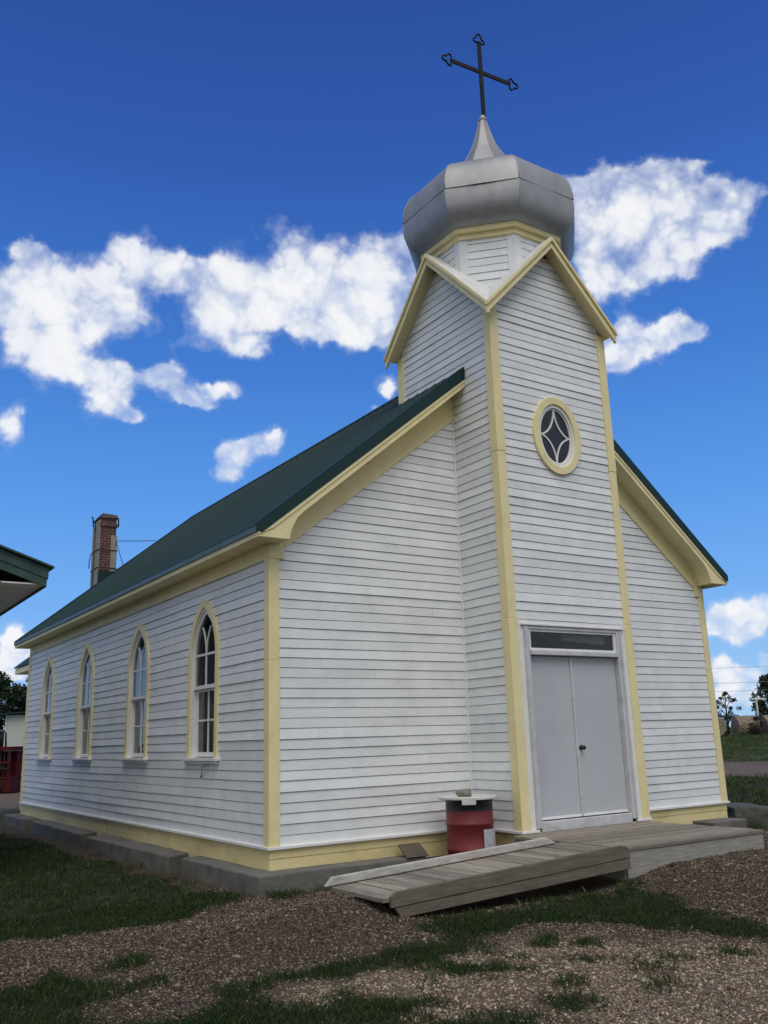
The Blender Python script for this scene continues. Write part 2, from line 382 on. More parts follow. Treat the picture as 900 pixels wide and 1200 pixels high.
# ---- nave roof
fxz = lambda u, v, a: (u, a, v)
mb = MB(); y0, y1 = -RO, L + BO
for sgn in (-1, 1):
    X = lambda d: XM + sgn * d
    de = XM + RE if sgn < 0 else W - XM + RE
    mb.prism([(X(0), ZR), (X(de), ZR - SL * de), (X(de), ZR - SL * de - .035), (X(0), ZR - .035)], fxz, y0, y1)
    # ribs of the metal sheets
    n = int((y1 - y0) / .229)
    for i in range(1, n):
        yy = y0 + i * .229
        for dy, w_, h_ in ((0, .018, .014),):
            lift = .001
            mb.add([(X(.02), yy - w_, ZR - SL * .02 + lift), (X(de + .01), yy - w_, ZR - SL * (de + .01) + lift), (X(de + .01), yy - w_ * .4, ZR - SL * (de + .01) + h_), (X(.02), yy - w_ * .4, ZR - SL * .02 + h_),
                    (X(.02), yy + w_ * .4, ZR - SL * .02 + h_), (X(de + .01), yy + w_ * .4, ZR - SL * (de + .01) + h_), (X(de + .01), yy + w_, ZR - SL * (de + .01) + lift), (X(.02), yy + w_, ZR - SL * .02 + lift)],
                   [(0, 1, 2, 3), (3, 2, 5, 4), (4, 5, 6, 7), (1, 6, 5, 2)], 0)
# ridge cap
mb.prism([(XM - .16, ZR - .13 + .028), (XM, ZR + .03), (XM + .16, ZR - .13 + .028), (XM + .16, ZR - .13 + .022), (XM, ZR + .022), (XM - .16, ZR - .13 + .022)], fxz, YB + .02, y1 + .02)
roof = mb.build('roof', GREEN, church)
# rake flashing (green, front and back)
for (ya, yb) in ((-RO - .018, -RO - .001), (L + BO + .001, L + BO + .018)):
    for sgn in (-1, 1):
        mb = MB()
        X = lambda d: XM + sgn * d
        de = XM + RE
        d0 = 0.0 if ya > 0 else WT / 2 + .004
        zt = lambda d: ZR - SL * d + .022
        mb.prism([(X(d0), zt(d0)), (X(de + .012), zt(de + .012)), (X(de + .012), zt(de) - .10), (X(de - .05), zt(de - .05) - .165), (X(d0), zt(d0) - .19)], fxz, ya, yb)
        a, b = sorted((yb, ya)) if ya < 0 else (ya, yb)
        # top flange lying on the sheets
        f0, f1 = (-RO - .018, -RO + .10) if ya < 0 else (L + BO - .10, L + BO + .018)
        mb.prism([(X(d0), zt(d0) + .003), (X(de + .012), zt(de + .012) + .003), (X(de + .012), zt(de + .012) - .004), (X(d0), zt(d0) - .004)], fxz, f0, f1)
        mb.build('rake_flashing', GTRIM, church)
# rake boxing: fascia, soffit and the curved return at the eaves, one solid per slope
def rake_poly(sgn, d0):
    X = lambda d: XM + sgn * d
    de = XM + RE - .012
    zt = lambda d: ZR - SL * d - .04
    zb = lambda d: ZR - SL * d - .29
    k = XM
    pts = [(X(d0), zt(d0)), (X(de), zt(de)), (X(de), 3.53), (X(k - .10), 3.53), (X(k - .115), 3.60), (X(k - .15), 3.70), (X(k - .21), 3.81), (X(k - .30), zb(k - .30)), (X(d0), zb(d0))]
    return pts
for sgn in (-1, 1):
    mb = MB(); mb.prism(rake_poly(sgn, WT / 2 + .003), fxz, -RO, -.0)
    # moulding line along the upper fascia
    X = lambda d: XM + sgn * d
    d0, de = WT / 2 + .003, XM + RE - .012
    mb.prism([(X(d0), ZR - SL * d0 - .175), (X(de), ZR - SL * de - .10), (X(de), ZR - SL * de - .135), (X(de - .2), ZR - SL * (de - .2) - .20), (X(d0), ZR - SL * d0 - .215)], fxz, -RO - .012, -RO - .0005)
    mb.build('rake_fascia', YEL, church, .004)
    mb = MB(); mb.prism(rake_poly(sgn, 0.0), fxz, L, L + BO); mb.build('rake_fascia', YEL, church)
# frieze boards on the front wall and the blocks at the eaves
for sgn in (-1, 1):
    mb = MB()
    X = lambda d: XM + sgn * d
    zf = lambda d, o: ZR - SL * d - o
    d0, d1 = WT / 2 + .003, XM - .18
    mb.prism([(X(d0), zf(d0, .28)), (X(d1), zf(d1, .28)), (X(d1), zf(d1, .61)), (X(d0), zf(d0, .70))], fxz, -.030, -.002)
    mb.prism([(X(XM - .175), 3.345), (X(XM - .175), 3.80), (X(XM + .03), 3.60), (X(XM + .03), 3.345)], fxz, -.036, -.001)
    mb.build('frieze', YEL, church, .004)
# eaves: grey drip strip, yellow fascia with flat soffit, frieze under it
for sgn in (-1, 1):
    X = lambda d: XM + sgn * d
    de = XM + RE
    mb = MB(); mb.prism([(X(de - .012), 3.53), (X(XM - .02), 3.53), (X(XM - .02), rf(0) - .04), (X(de - .012), ZR - SL * de - .035)], fxz, .001, L - .001)
    mb.build('eave_fascia', YEL, church, .004)
    mb = MB(); mb.prism([(X(de + .012), 3.594), (X(de - .0115), 3.594), (X(de - .0115), 3.636), (X(de + .001), 3.636), (X(de + .001), 3.660), (X(de + .012), 3.660)], fxz, -RO + .02, L + BO)
    mb.build('drip_edge', DRIP, church)
    mb = MB(); a, b = sorted((X(XM + .026), X(XM + .002))); mb.box(a, b, .003, L - .003, 3.345, 3.529); mb.build('frieze', YEL, church, .004)

# ---- pointed side windows
for wi, wy in enumerate(WY):
    fr = lambda s, z, o, wy=wy: (-o, wy - s, z)
    mb = MB(); mb.band(arch(WHW, WZT, WZ0), arch(.43, 3.030, WZ0), fr, .002, .034)
    win = mb.build('window', YEL, church, .005)
    mb = MB(); mb.band(arch(.4305, 3.031, WZ0), arch(.410, 3.0, WZ0), fr, -.13, .012); mb.build('jamb', WTRIM, win)
    mb = MB(); mb.box(-.085, .0, wy - .59, wy + .59, WZ0 - .035, WZ0 + .004); mb.box(-.055, .0, wy - .55, wy + .55, WZ0 - .075, WZ0 - .036); mb.box(.0, .17, wy - .43, wy + .43, WZ0 - .03, WZ0 + .0025)
    mb.build('sill', WTRIM, win, .004)
    zt = 2.98; zm = 1.93
    # upper sash: stiles, transom bar, Y tracery, meeting rail
    mb = MB(); mb.band(arch(.409, 2.998, zm - .03), arch(.372, 2.935, zm - .03), fr, -.045, -.010)
    mb.prism([(-.364, zm - .028), (.364, zm - .028), (.364, zm + .022), (-.364, zm + .022)], fr, -.048, -.004)
    mb.prism([(-.364, 2.355), (.364, 2.355), (.364, 2.385), (-.364, 2.385)], fr, -.042, -.014)
    mb.prism([(-.013, zm + .023), (.013, zm + .023), (.013, 2.354), (-.013, 2.354)], fr, -.041, -.015)
    h = 2.92 - WZS; R = (.365 ** 2 + h * h) / (2 * .365)
    for sg in (-1, 1):
        pts = []
        for i in range(9):
            zz = 2.386 + i * .046; xx = R - math.sqrt(max(R * R - (zz - WZS) ** 2, 0)); pts.append((sg * xx, zz))
        pts = [p for p in pts if abs(p[0]) < arch_hw(.365, 2.92, p[1]) + .01]
        mb.band([(x - .013, z) for x, z in pts], [(x + .013, z) for x, z in pts], fr, -.040, -.016 - .001 * (sg + 1))
    mb.build('upper_sash', WTRIM, win)
    mb = MB(); z0 = 1.0
    out = [(.404, z0), (.404, zm - .032), (-.404, zm - .032), (-.404, z0)]; inn = [(.36, z0 + .06), (.36, zm - .06), (-.36, zm - .06), (-.36, z0 + .06)]
    mb.band(out, inn, fr, -.090, -.055, closed=True)
    mb.prism([(-.359, 1.47), (.359, 1.47), (.359, 1.495), (-.359, 1.495)], fr, -.087, -.059)
    mb.prism([(-.012, z0 + .061), (.012, z0 + .061), (.012, 1.469), (-.012, 1.469)], fr, -.086, -.060); mb.prism([(-.012, 1.496), (.012, 1.496), (.012, zm - .061), (-.012, zm - .061)], fr, -.086, -.060)
    mb.build('lower_sash', WTRIM, win)
    mb = MB(); ap = arch(.366, 2.921, zm - .01); mb.add([fr(u, v, -.028) for u, v in ap], [tuple(range(len(ap)))])
    mb.add([fr(u, v, -.073) for u, v in ((.361, z0 + .05), (.361, zm - .05), (-.361, zm - .05), (-.361, z0 + .05))], [(0, 1, 2, 3)]); mb.build('pane', GLASS, win, fix=False)
    # curtain hanging inside
    mb = MB(); r = random.Random(wi)
    s0, s1 = ((-.40, -.02), (-.40, .16), (-.36, .05), (-.42, -.10))[wi]; z0c, z1c = ((1.05, 1.72), (1.02, 2.2), (1.3, 2.1), (1.0, 1.9))[wi]
    n = 14; vs = []
    for i in range(n + 1):
        s_ = s0 + (s1 - s0) * i / n; o_ = -.30 + .025 * math.sin(i * 1.9 + wi)
        vs += [fr(s_, z0c + .02 * r.random(), o_), fr(s_, z1c, o_ * .95)]
    mb.add(vs, [(2 * i, 2 * i + 2, 2 * i + 3, 2 * i + 1) for i in range(n)], 0, True); mb.build('curtain', CURT, win, fix=False)
# short black cable hanging from the sill of the first window
mb = MB(); mb.tube([(-.05, 1.70, .91), (-.055, 1.80, .90), (-.06, 1.90, .86), (-.05, 1.94, .80), (-.05, 1.95, .76)], .004, 6); mb.tube([(-.05, 1.95, .765), (-.05, 1.952, .74)], .014, 8); mb.build('cable', RUBBER, church)

# ---- tower walls
def tw_span(c, hw, cut=.085, ex=None):
    def f(zb, zt):
        a = min(hw, max(0, (GZ - cut - zb) / GSL)); b = min(hw, max(0, (GZ - cut - zt) / GSL))
        if a <= 0.02: return []
        iv = [(c - a, c + a, c - b, c + b)]
        if ex:
            e = ex(zb, zt)
            if e: iv = [(c - a, e[0], c - b, e[0]), (e[1], c + a, e[1], c + b)]
        return iv
    return f
OZ, OA, OB = 5.30, .345, .475
def ov(zb, zt):
    zm = (zb + zt) / 2; d = (zm - OZ) / OB
    return (XM - .01 - (OA) * math.sqrt(1 - d * d) - .02, XM - .01 + OA * math.sqrt(1 - d * d) + .02) if abs(d) < 1 else None
ZDH = 2.62
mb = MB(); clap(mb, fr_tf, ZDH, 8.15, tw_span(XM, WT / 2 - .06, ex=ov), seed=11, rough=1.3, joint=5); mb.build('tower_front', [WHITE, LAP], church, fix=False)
for fr, sd in ((fr_tl, 12), (fr_tr, 13)):
    mb = MB(); sp = tw_span(YC, WT / 2 - .06)
    clap(mb, fr, 0, 6.07, lambda a, b: [(YF + .06, 0, YF + .06, 0)], seed=sd, rough=1.2, e=.119, joint=9)
    def sp2(zb, zt):
        q = sp(zb, zt)
        return [(max(a, YF + .06), b, c, d) for a, b, c, d in q]
    clap(mb, fr, .119 * 51, 8.15, sp2, seed=sd + 5, rough=1.2, joint=9)
    mb.build('tower_side', [WHITE, LAP], church, fix=False)
mb = MB(); clap(mb, fr_tb, 5.7, 8.15, tw_span(XM, WT / 2 - .06), seed=15); mb.build('tower_back', [WHITE, LAP], church, fix=False)
# thin white strip where the tower meets the nave
mb = MB(); mb.box(XL - .03, XL - .002, -.028, -.002, .013, 5.62); mb.box(XR + .002, XR + .03, -.028, -.002, .013, 5.62); mb.build('inside_corner_strip', WTRIM, church)
for (x, y, sx, sy, z0) in ((XL, YF, -1, -1, .012), (XR, YF, 1, -1, .012), (XL, YB, -1, 1, 6.0), (XR, YB, 1, 1, 6.0)):
    corner_board(x, y, sx, sy, z0, 7.06 if (sx, sy) == (-1, -1) else 7.10, w=.115, t=.034)

# ---- round (oval) window in the tower
def oval(a, b, n=48): return [(XM - .01 + a * math.cos(2 * math.pi * i / n), OZ + b * math.sin(2 * math.pi * i / n)) for i in range(n)]
mb = MB(); mb.band(oval(.462, .582), oval(.345, .472), fr_tf, .003, .045, closed=True); ow = mb.build('oval_window', YEL, church, .006)
mb = MB(); mb.band(oval(.3455, .4725), oval(.305, .425), fr_tf, -.06, .02, closed=True); mb.build('jamb', WTRIM, ow)
mb = MB(); mb.band(oval(.3045, .4245), oval(.285, .40), fr_tf, -.045, -.002, closed=True)
for q in range(4):
    sx, sy = ((1, 1), (-1, 1), (-1, -1), (1, -1))[q]; P = []
    for i in range(17):
        t_ = math.pi / 2 * i / 16; P.append((sx * .292 * math.cos(t_) ** 3.4, sy * .41 * math.sin(t_) ** 3.4))
    o_, i_ = [], []
    for i in range(17):
        a = Vector(P[max(i - 1, 0)]); b = Vector(P[min(i + 1, 16)]); d = (b - a); d = d.normalized() if d.length > 1e-6 else Vector((1, 0)); nn = Vector((-d.y, d.x)) * .0115
        o_.append((XM - .01 + P[i][0] + nn.x, OZ + P[i][1] + nn.y)); i_.append((XM - .01 + P[i][0] - nn.x, OZ + P[i][1] - nn.y))
    mb.band(o_, i_, fr_tf, -.038 + q * .0007, -.006 - q * .0011)
mb.build('tracery', WTRIM, ow)
mb = MB(); P = oval(.3, .42); mb.add([fr_tf(u, v, -.022) for u, v in P], [tuple(range(len(P)))]); mb.build('pane', GLASS, ow, fix=False)
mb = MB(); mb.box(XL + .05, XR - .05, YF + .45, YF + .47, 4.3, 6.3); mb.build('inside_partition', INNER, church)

# ---- gables of the tower: cross-gable roof, fascias, soffits
FO, FB = .223, .103          # overhang on the front / left faces, on the right / back faces
xl, xr, yf, yb = XL - FO, XR + FB, YF - FO, YB + FB
mb = MB(); T = .02
def g(x, y): return max(GZ - GSL * abs(x - XM), GZ - GSL * abs(y - YC)) + T
cs = [(xl, yf), (xr, yf), (xr, yb), (xl, yb)]; mids = [(XM, yf), (xr, YC), (XM, yb), (xl, YC)]
zc = {0: GZ - GSL * (XM - xl), 1: GZ - GSL * (xr - XM), 2: GZ - GSL * (xr - XM), 3: GZ - GSL * (yb - YC)}
top = [(XM, YC, GZ + T)] + [(x, y, GZ + T) for x, y in mids] + [(x, y, zc[i] + T) for i, (x, y) in enumerate(cs)]
fs = []
for i in range(4): fs += [(0, 5 + i, 1 + i), (0, 1 + (i - 1) % 4, 5 + i)]
bot = [(x, y, z - .05) for x, y, z in top]
mb.add(top + bot, fs + [tuple(j + 9 for j in f[::-1]) for f in fs] + [(1 + i, 5 + i, 14 + i, 10 + i) for i in range(4)] + [(5 + i, 1 + (i - 1) % 4, 10 + (i - 1) % 4, 14 + i) for i in range(4)])
mb.build('tower_roof', FLASH, church)
def gable(frame, c, d0, d1, wall, over):
    """frame(u,v,a): u along the face, a outwards from the wall plane; d0/d1 = half widths left/right"""
    m = MB(); t = .045
    for sg, de in ((-1, d0), (1, d1)):
        X = lambda d: c + sg * d
        z = lambda d, o: GZ - GSL * d - o
        m.prism([(X(0), z(0, -.012)), (X(de), z(de, -.012)), (X(de), z(de, .165)), (X(0), z(0, .165))], frame, over - t, over)
        m.prism([(X(0), z(0, -.016)), (X(de + .006), z(de, -.010)), (X(de + .006), z(de, .052)), (X(0), z(0, .052))], frame, over + .0005, over + .028)
        di = min(de, WT / 2 + .06)
        m.prism([(X(0), z(0, .033)), (X(di), z(di, .033)), (X(di), z(di, .10)), (X(0), z(0, .10))], frame, .004, over - t - .001)
    return m.build('gable_trim', YEL, church, .003)
gable(fr_tf, XM, XM - xl, xr - XM, YF, FO)
gable(lambda u, v, a: (XL - a, u, v), YC, YC - yf - .002, yb - YC, XL, FO - .001)
gable(lambda u, v, a: (XR + a, u, v), YC, WT / 2 - .03, yb - YC, XR, FB)
gable(lambda u, v, a: (u, YB + a, v), XM, WT / 2 - .03, XR - XM + .05, YB, FB - .001)

# ---- octagonal drum, cornice, dome
def octa(r, z, rot=0): return [(XM + r / math.cos(math.pi / 8) * math.cos(math.pi / 8 + k * math.pi / 4), YC + r / math.cos(math.pi / 8) * math.sin(math.pi / 8 + k * math.pi / 4), z) for k in range(8)]
DR = .995
mb = MB()
hl = DR * math.tan(math.pi / 8)
for k in range(8):
    a = k * math.pi / 4; n = (math.cos(a), math.sin(a)); t_ = (-math.sin(a), math.cos(a))
    fr = lambda s, z, o, n=n, t_=t_: (XM + n[0] * (DR + o) + t_[0] * s, YC + n[1] * (DR + o) + t_[1] * s, z)
    clap(mb, fr, 7.30, 8.54, lambda zb, zt: [(-hl, hl, -hl, hl)], e=.124, seed=30 + k)
    for sg in (-1, 1): mb.prism([(sg * (hl + .009), 7.3), (sg * (hl - .11), 7.3), (sg * (hl - .11), 8.54), (sg * (hl + .009), 8.54)], fr, .0055, .0225 + .0007 * sg)
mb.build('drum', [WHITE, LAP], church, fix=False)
mb = MB()
for r, za, zb in ((1.045, 8.50, 8.585), (1.105, 8.586, 8.672)):
    A, B = octa(r, za), octa(r, zb); C_, D_ = octa(.9, za), octa(.9, zb)
    mb.add(A + B + C_ + D_, [f for k in range(8) for f in ((k, (k + 1) % 8, 8 + (k + 1) % 8, 8 + k), (16 + k, 16 + (k + 1) % 8, (k + 1) % 8, k), (8 + k, 8 + (k + 1) % 8, 24 + (k + 1) % 8, 24 + k))])
mb.build('cornice', YEL, church, .004)
prof = [(.92, 8.655), (1.12, 8.664), (1.165, 8.682), (1.235, 8.745), (1.30, 8.84), (1.336, 8.95), (1.350, 9.08), (1.347, 9.215)]
prof2 = [(1.350, 9.213), (1.346, 9.32), (1.328, 9.44), (1.292, 9.56), (1.235, 9.675), (1.14, 9.775), (1.00, 9.835), (.84, 9.88), (.68, 9.935), (.60, 9.98), (.53, 10.07), (.455, 10.20), (.390, 10.36), (.317, 10.52), (.243, 10.665), (.188, 10.80), (.148, 10.94), (.115, 11.07), (.085, 11.19), (.066, 11.28), (.06, 11.315)]
mb = MB()
for P in (prof, prof2):
    ring = [octa(r, z) for r, z in P]; n = len(P)
    for k in range(8):
        j = (k + 1) % 8; vs = []
        for i in range(n): 
            a, b = Vector(ring[i][k]), Vector(ring[i][j]); mid = (a + b) / 2
            rad = Vector((mid.x - XM, mid.y - YC, 0)); bulge = .010 * math.sin(i * 1.3 + k * 2.1) * min(1, P[i][0])
            vs += [a, mid + rad.normalized() * bulge if rad.length > .01 else mid, b]
        mb.add(vs, [f for i in range(n - 1) for f in ((3 * i, 3 * i + 1, 3 * i + 4, 3 * i + 3), (3 * i + 1, 3 * i + 2, 3 * i + 5, 3 * i + 4))], 0, True)
    # folded seams on the ridges
    for k in range(8): mb.tube([ring[i][k] for i in range(n)], .007, 5, 0)
rg = octa(1.351, 9.213)
for k in range(8): mb.tube([rg[k], rg[(k + 1) % 8]], .0035, 5, 1)
dome = mb.build('onion_dome', [DOME, SEAM], church, fix=False)
mb = MB(); mb.lathe([(.062, 0), (.075, .01), (.075, .05), (.05, .06), (.05, .10), (0, .1)], (XM, YC, 11.30), 16); mb.build('spire_collar', DOME, dome)

# ---- iron cross with open trefoil ends
cz0, cza, czt, hw = 11.36, 12.31, 12.90, .60
rc = Matrix.Rotation(math.radians(-4), 3, 'Z')
def cp(x, z, y=0): v = rc @ Vector((x, y, 0)); return (XM + .035 + v.x, YC + v.y, z)
mb = MB(); b = .037
fc = lambda u, v, a: cp(u, v, a)
mb.prism([(-b, cz0), (b, cz0), (b, czt), (-b, czt)], fc, -.012, .012); mb.prism([(-hw, cza - b), (hw, cza - b), (hw, cza + b), (-hw, cza + b)], fc, -.0115, .0125)
mb.tube([cp(0, cz0 - .02), cp(0, cz0 + .10)], .034, 10)
cross = mb.build('cross', IRON, church)
def trefoil(cx, cz, dx, dz):
    m = MB(); a = Vector((dx, dz)); p = Vector((-dz, dx)); pts = []
    # three open lobes beyond the end of the bar, drawn as one iron strip
    for i in range(49):
        th = -math.pi + 2 * math.pi * i / 48
        r = .082 * (1 + .34 * math.cos(3 * th))
        q = a * (.085 + r * math.cos(th)) + p * (r * 1.15 * math.sin(th)); pts.append((cx + q.x, cz + q.y))
    m.tube([cp(x, z) for x, z in pts], .0165, 6, cap=False); return m.build('finial', IRON, cross)
trefoil(-hw, cza, -1, 0); trefoil(hw, cza, 1, 0); trefoil(0, czt, 0, 1)

# ---- door: flat white surround, grey frame, transom, two leaves
dx0, dx1, dzb, dzt = 3.262, 4.90, .095, 2.165
mb = MB()
mb.box(XL + .10, 3.169, YF - .016, YF + .03, .013, ZDH); mb.box(5.006, XR - .10, YF - .016, YF + .03, .013, ZDH); mb.box(3.1695, 5.0055, YF - .016, YF + .03, 2.545, ZDH); mb.box(3.12, 5.05, YF - .05, YF - .0165, 2.548, 2.572)
mb.build('door_surround', WTRIM, church, .004)
mb = MB(); mb.box(3.17, 3.262, YF - .03, YF + .10, .02, 2.544); mb.box(4.90, 5.005, YF - .03, YF + .10, .02, 2.544); mb.box(3.2625, 4.8995, YF - .03, YF + .10, 2.50, 2.544)
mb.box(3.2625, 4.8995, YF - .045, YF + .10, 2.166, 2.225); mb.box(3.2625, 4.8995, YF - .02, YF + .12, -.03, .0955)
mb.box(3.18, 3.215, YF - .044, YF - .0305, .02, 2.53); mb.box(4.955, 4.99, YF - .044, YF - .0305, .02, 2.53)
mb.build('door_frame', ALU, church, .006)
mb = MB(); mb.band([(3.264, 2.227), (4.898, 2.227), (4.898, 2.499), (3.264, 2.499)], [(3.30, 2.257), (4.862, 2.257), (4.862, 2.472), (3.30, 2.472)], fr_tf, -.05, .012, closed=True); tr = mb.build('transom', WTRIM, church, .003)
mb = MB(); mb.add([fr_tf(u, v, -.02) for u, v in ((3.29, 2.25), (4.87, 2.25), (4.87, 2.48), (3.29, 2.48))], [(0, 1, 2, 3)]); mb.build('pane', GLASS, tr, fix=False)
mb = MB(); vs = []; r = random.Random(5)
for i in range(13): vs += [(4.0 + .068 * i, YF + .12 + .02 * r.random(), 2.375 + .02 * r.random() - .003 * i), (4.0 + .068 * i, YF + .13 + .015 * r.random(), 2.475)]
mb.add(vs, [(2 * i, 2 * i + 2, 2 * i + 3, 2 * i + 1) for i in range(12)]); mb.build('curtain', CURT, tr, fix=False)
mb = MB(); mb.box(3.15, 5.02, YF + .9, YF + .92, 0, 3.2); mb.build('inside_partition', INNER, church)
for x0, x1 in ((dx0 + .006, 4.022), (4.040, dx1 - .006)):
    mb = MB(); mb.box(x0, x1, YF + .045, YF + .085, dzb + .012, dzt - .006); leaf = mb.build('door', DOOR, church, .004)
    mb = MB(); mb.box(x0 + .01, x1 - .01, YF + .030, YF + .0445, dzb + .015, dzb + .045); mb.build('kick_strip', WTRIM, leaf, .004)
    if x0 > 4:
        mb = MB(); kx, kz = 4.105, .97
        def yl(prof, cx, cz):
            n = 18; vs = [(cx + r * math.cos(2 * math.pi * k / n), YF + .0445 - h, cz + r * math.sin(2 * math.pi * k / n)) for r, h in prof for k in range(n)]
            mb.add(vs, [(i * n + k, i * n + (k + 1) % n, (i + 1) * n + (k + 1) % n, (i + 1) * n + k) for i in range(len(prof) - 1) for k in range(n)], 0, True)
        yl([(.034, 0), (.034, .008), (.014, .012), (.013, .035), (.028, .045), (.031, .06), (.022, .073), (0, .075)], kx, kz); mb.build('knob', KNOBM, leaf, fix=False)
mb = MB(); mb.box(4.013, 4.049, YF + .026, YF + .044, dzb + .02, dzt - .01); mb.build('astragal', ALU, church, .003)

# ---- apse behind, with its own eave; brick chimney
ax0, ax1, ay1 = .84, W - .84, 17.0; azr = 3.42 + SL * (XM - .52)
mb = MB(); clap(mb, lambda s, z, o: (ax0 - o, s, z), 0, 3.25, lambda a, b: [(L + .05, ay1, L + .05, ay1)], seed=50)
clap(mb, lambda s, z, o: (ax1 + o, s, z), 0, 3.25, lambda a, b: [(L + .05, ay1, L + .05, ay1)], seed=51)
clap(mb, lambda s, z, o: (s, ay1 + o, z), 0, 3.25, lambda a, b: [(ax0, ax1, ax0, ax1)], seed=52)
mb.prism([(ax0, 3.2), (ax1, 3.2), (XM, azr - .1)], lambda u, v, a: (u, a, v), ay1 - .05, ay1); mb.build('apse_wall', [WHITE, LAP], church, fix=False)
mb = MB()
for sg in (-1, 1):
    X = lambda d: XM + sg * d
    mb.prism([(X(0), azr), (X(XM - .50), 3.42), (X(XM - .50), 3.37), (X(0), azr - .05)], fxz, L + .02, ay1 + .25)
mb.build('apse_roof', GREEN, church)
for sg in (-1, 1):
    mb = MB()
    X = lambda d: XM + sg * d
    mb.prism([(X(XM - .525), 3.22), (X(XM - .86), 3.22), (X(XM - .86), 3.60), (X(XM - .525), 3.36)], fxz, L + .02, ay1 + .2)
    mb.build('apse_fascia', YEL, church)
mb = MB(); mb.box(ax0, ax1, L + .02, ay1, -.4, -.01); mb.build('apse_skirt', SKIRT, church)
hx0, hx1, hy0, hy1 = 2.09, 2.54, 15.0, 15.62
mb = MB(); mb.box(hx0, hx1, hy0, hy1, 4.4, 7.46); mb.box(hx0 - .03, hx1 + .03, hy0 - .03, hy1 + .03, 7.20, 7.30)
chim = mb.build('chimney', BRICK, church, .006)
mb = MB(); mb.add([(hx0 - .03, hy0 - .04, 7.44), (hx1 + .05, hy0 - .05, 7.46), (hx1 + .05, hy1 + .04, 7.46), (hx0 - .05, hy1 + .04, 7.43), (hx0 + .05, hy0 + .0, 7.58), (hx1 - .0, hy0 + .0, 7.56), (hx1 - .0, hy1 - .05, 7.58), (hx0 + .08, hy1 - .05, 7.60)],
                    [(0, 3, 2, 1), (4, 5, 6, 7), (0, 1, 5, 4), (1, 2, 6, 5), (2, 3, 7, 6), (3, 0, 4, 7)])
mb.add([(hx1 + .05, hy0 - .05, 7.46), (hx1 + .06, hy0 + .12, 7.46), (hx1 + .075, hy0 + .10, 7.2), (hx1 + .065, hy0 - .03, 7.24)], [(0, 1, 2, 3), (3, 2, 1, 0)]); mb.build('cap', CAP, chim, fix=False)
for (x0, x1, y0_, y1_, z0, z1) in ((hx1 - .15, hx1 + .025, hy0 - .034, hy0 - .003, 5.9, 6.95), (hx0 - .035, hx0 - .003, hy0 - .02, hy0 + .33, 5.2, 7.38), (hx0 - .035, hx0 - .003, hy1 - .09, hy1 + .02, 5.2, 7.30)):
    mb = MB(); mb.box(x0, x1, y0_, y1_, z0, z1); mb.build('batten', BOARD, chim, .004)
for z in (6.02, 6.53):
    mb = MB(); mb.tube([(hx0 - .045, hy1 + .04, z - .02), (hx0 - .045, hy0 - .045, z), (hx1 + .04, hy0 - .045, z - .01), (hx1 + .04, hy1 + .04, z), (hx0 - .045, hy1 + .04, z - .02)], .012, 6)
    mb.build('strap', MDARK, chim)
mb = MB(); mb.tube([(hx0 - .05, hy1 + .04, 6.5), (hx0 - .09, hy1 + .02, 6.3), (hx0 - .10, hy1, 6.08)], .014, 6)
mb.build('loose_strap', MDARK, chim); mb = MB(); mb.tube([(hx0 - .03, hy1, 7.3), (hx0 - .05, hy1, 7.55), (hx0 - .10, hy1, 7.60)], .02, 6); mb.build('pipe_end', MDARK, chim)
mb = MB(); mb.box(hx0 - .02, hx1 + .05, hy0 - .08, hy1 + .05, 4.8, 5.92); mb.build('flashing', GTRIM, chim)
mb = MB(); mb.tube([(hx1, hy0 - .04, 6.80), (3.02, 13.05, 6.47)], .010, 5); mb.tube([(hx1, hy0 - .04, 6.78), (2.66, 14.5, 5.9)], .010, 5); mb.build('guy_wire', MDARK, chim)

# ================================================================== THINGS AROUND THE CHURCH
def rough_box(name, corners, z0, z1, mat_, label, cat, group=None, seed=0, amp=.004, n=8, bev=.018):
    """cast block with slightly uneven faces; corners = 4 plan points, counter-clockwise"""
    import bmesh
    c = Vector((sum(p[0] for p in corners) / 4, sum(p[1] for p in corners) / 4, z0))
    m = MB(); vs = [Vector((x, y, z0)) for x, y in corners] + [Vector((x, y, z1)) for x, y in corners]
    m.add(vs, [(0, 3, 2, 1), (4, 5, 6, 7), (0, 1, 5, 4), (1, 2, 6, 5), (2, 3, 7, 6), (3, 0, 4, 7)])
    o = m.build(name, mat_, None, 0, origin=c)
    bm = bmesh.new(); bm.from_mesh(o.data); bmesh.ops.bevel(bm, geom=bm.edges[:], offset=bev, segments=2, affect='EDGES', profile=.6)
    bmesh.ops.subdivide_edges(bm, edges=[e for e in bm.edges if e.calc_length() > .25], cuts=n, use_grid_fill=True)
    r = random.Random(seed); ph = [r.uniform(0, 6) for _ in range(6)]
    for v in bm.verts:
        p = v.co
        v.co += Vector((math.sin(p.y * 5 + ph[0]) * math.sin(p.z * 19 + ph[1]), math.sin(p.x * 6 + ph[2]) * math.sin(p.z * 17 + ph[3]), math.sin(p.x * 5 + ph[4]) * math.sin(p.y * 4.3 + ph[5]))) * amp
    for f in bm.faces: f.smooth = False
    bm.to_mesh(o.data); bm.free(); o.data.polygons.foreach_set('use_smooth', [False] * len(o.data.polygons))
    return tag(o, label, cat, group)
GB = 'concrete blocks along the foot of the church'
rough_box('concrete_block', [(-.30, -.315), (1.95, -.30), (1.95, .2), (-.30, .2)], -.62, ZSK, CONC, 'concrete block under the front wall, running from the near corner to the red drum', 'concrete block', GB, 1)
rough_box('concrete_block', [(-.301, .203), (.2, .203), (.2, 2.10), (-.295, 1.97)], -.62, ZSK - .003, CONC, 'concrete block under the first pointed window, meeting the near corner', 'concrete block', GB, 2)
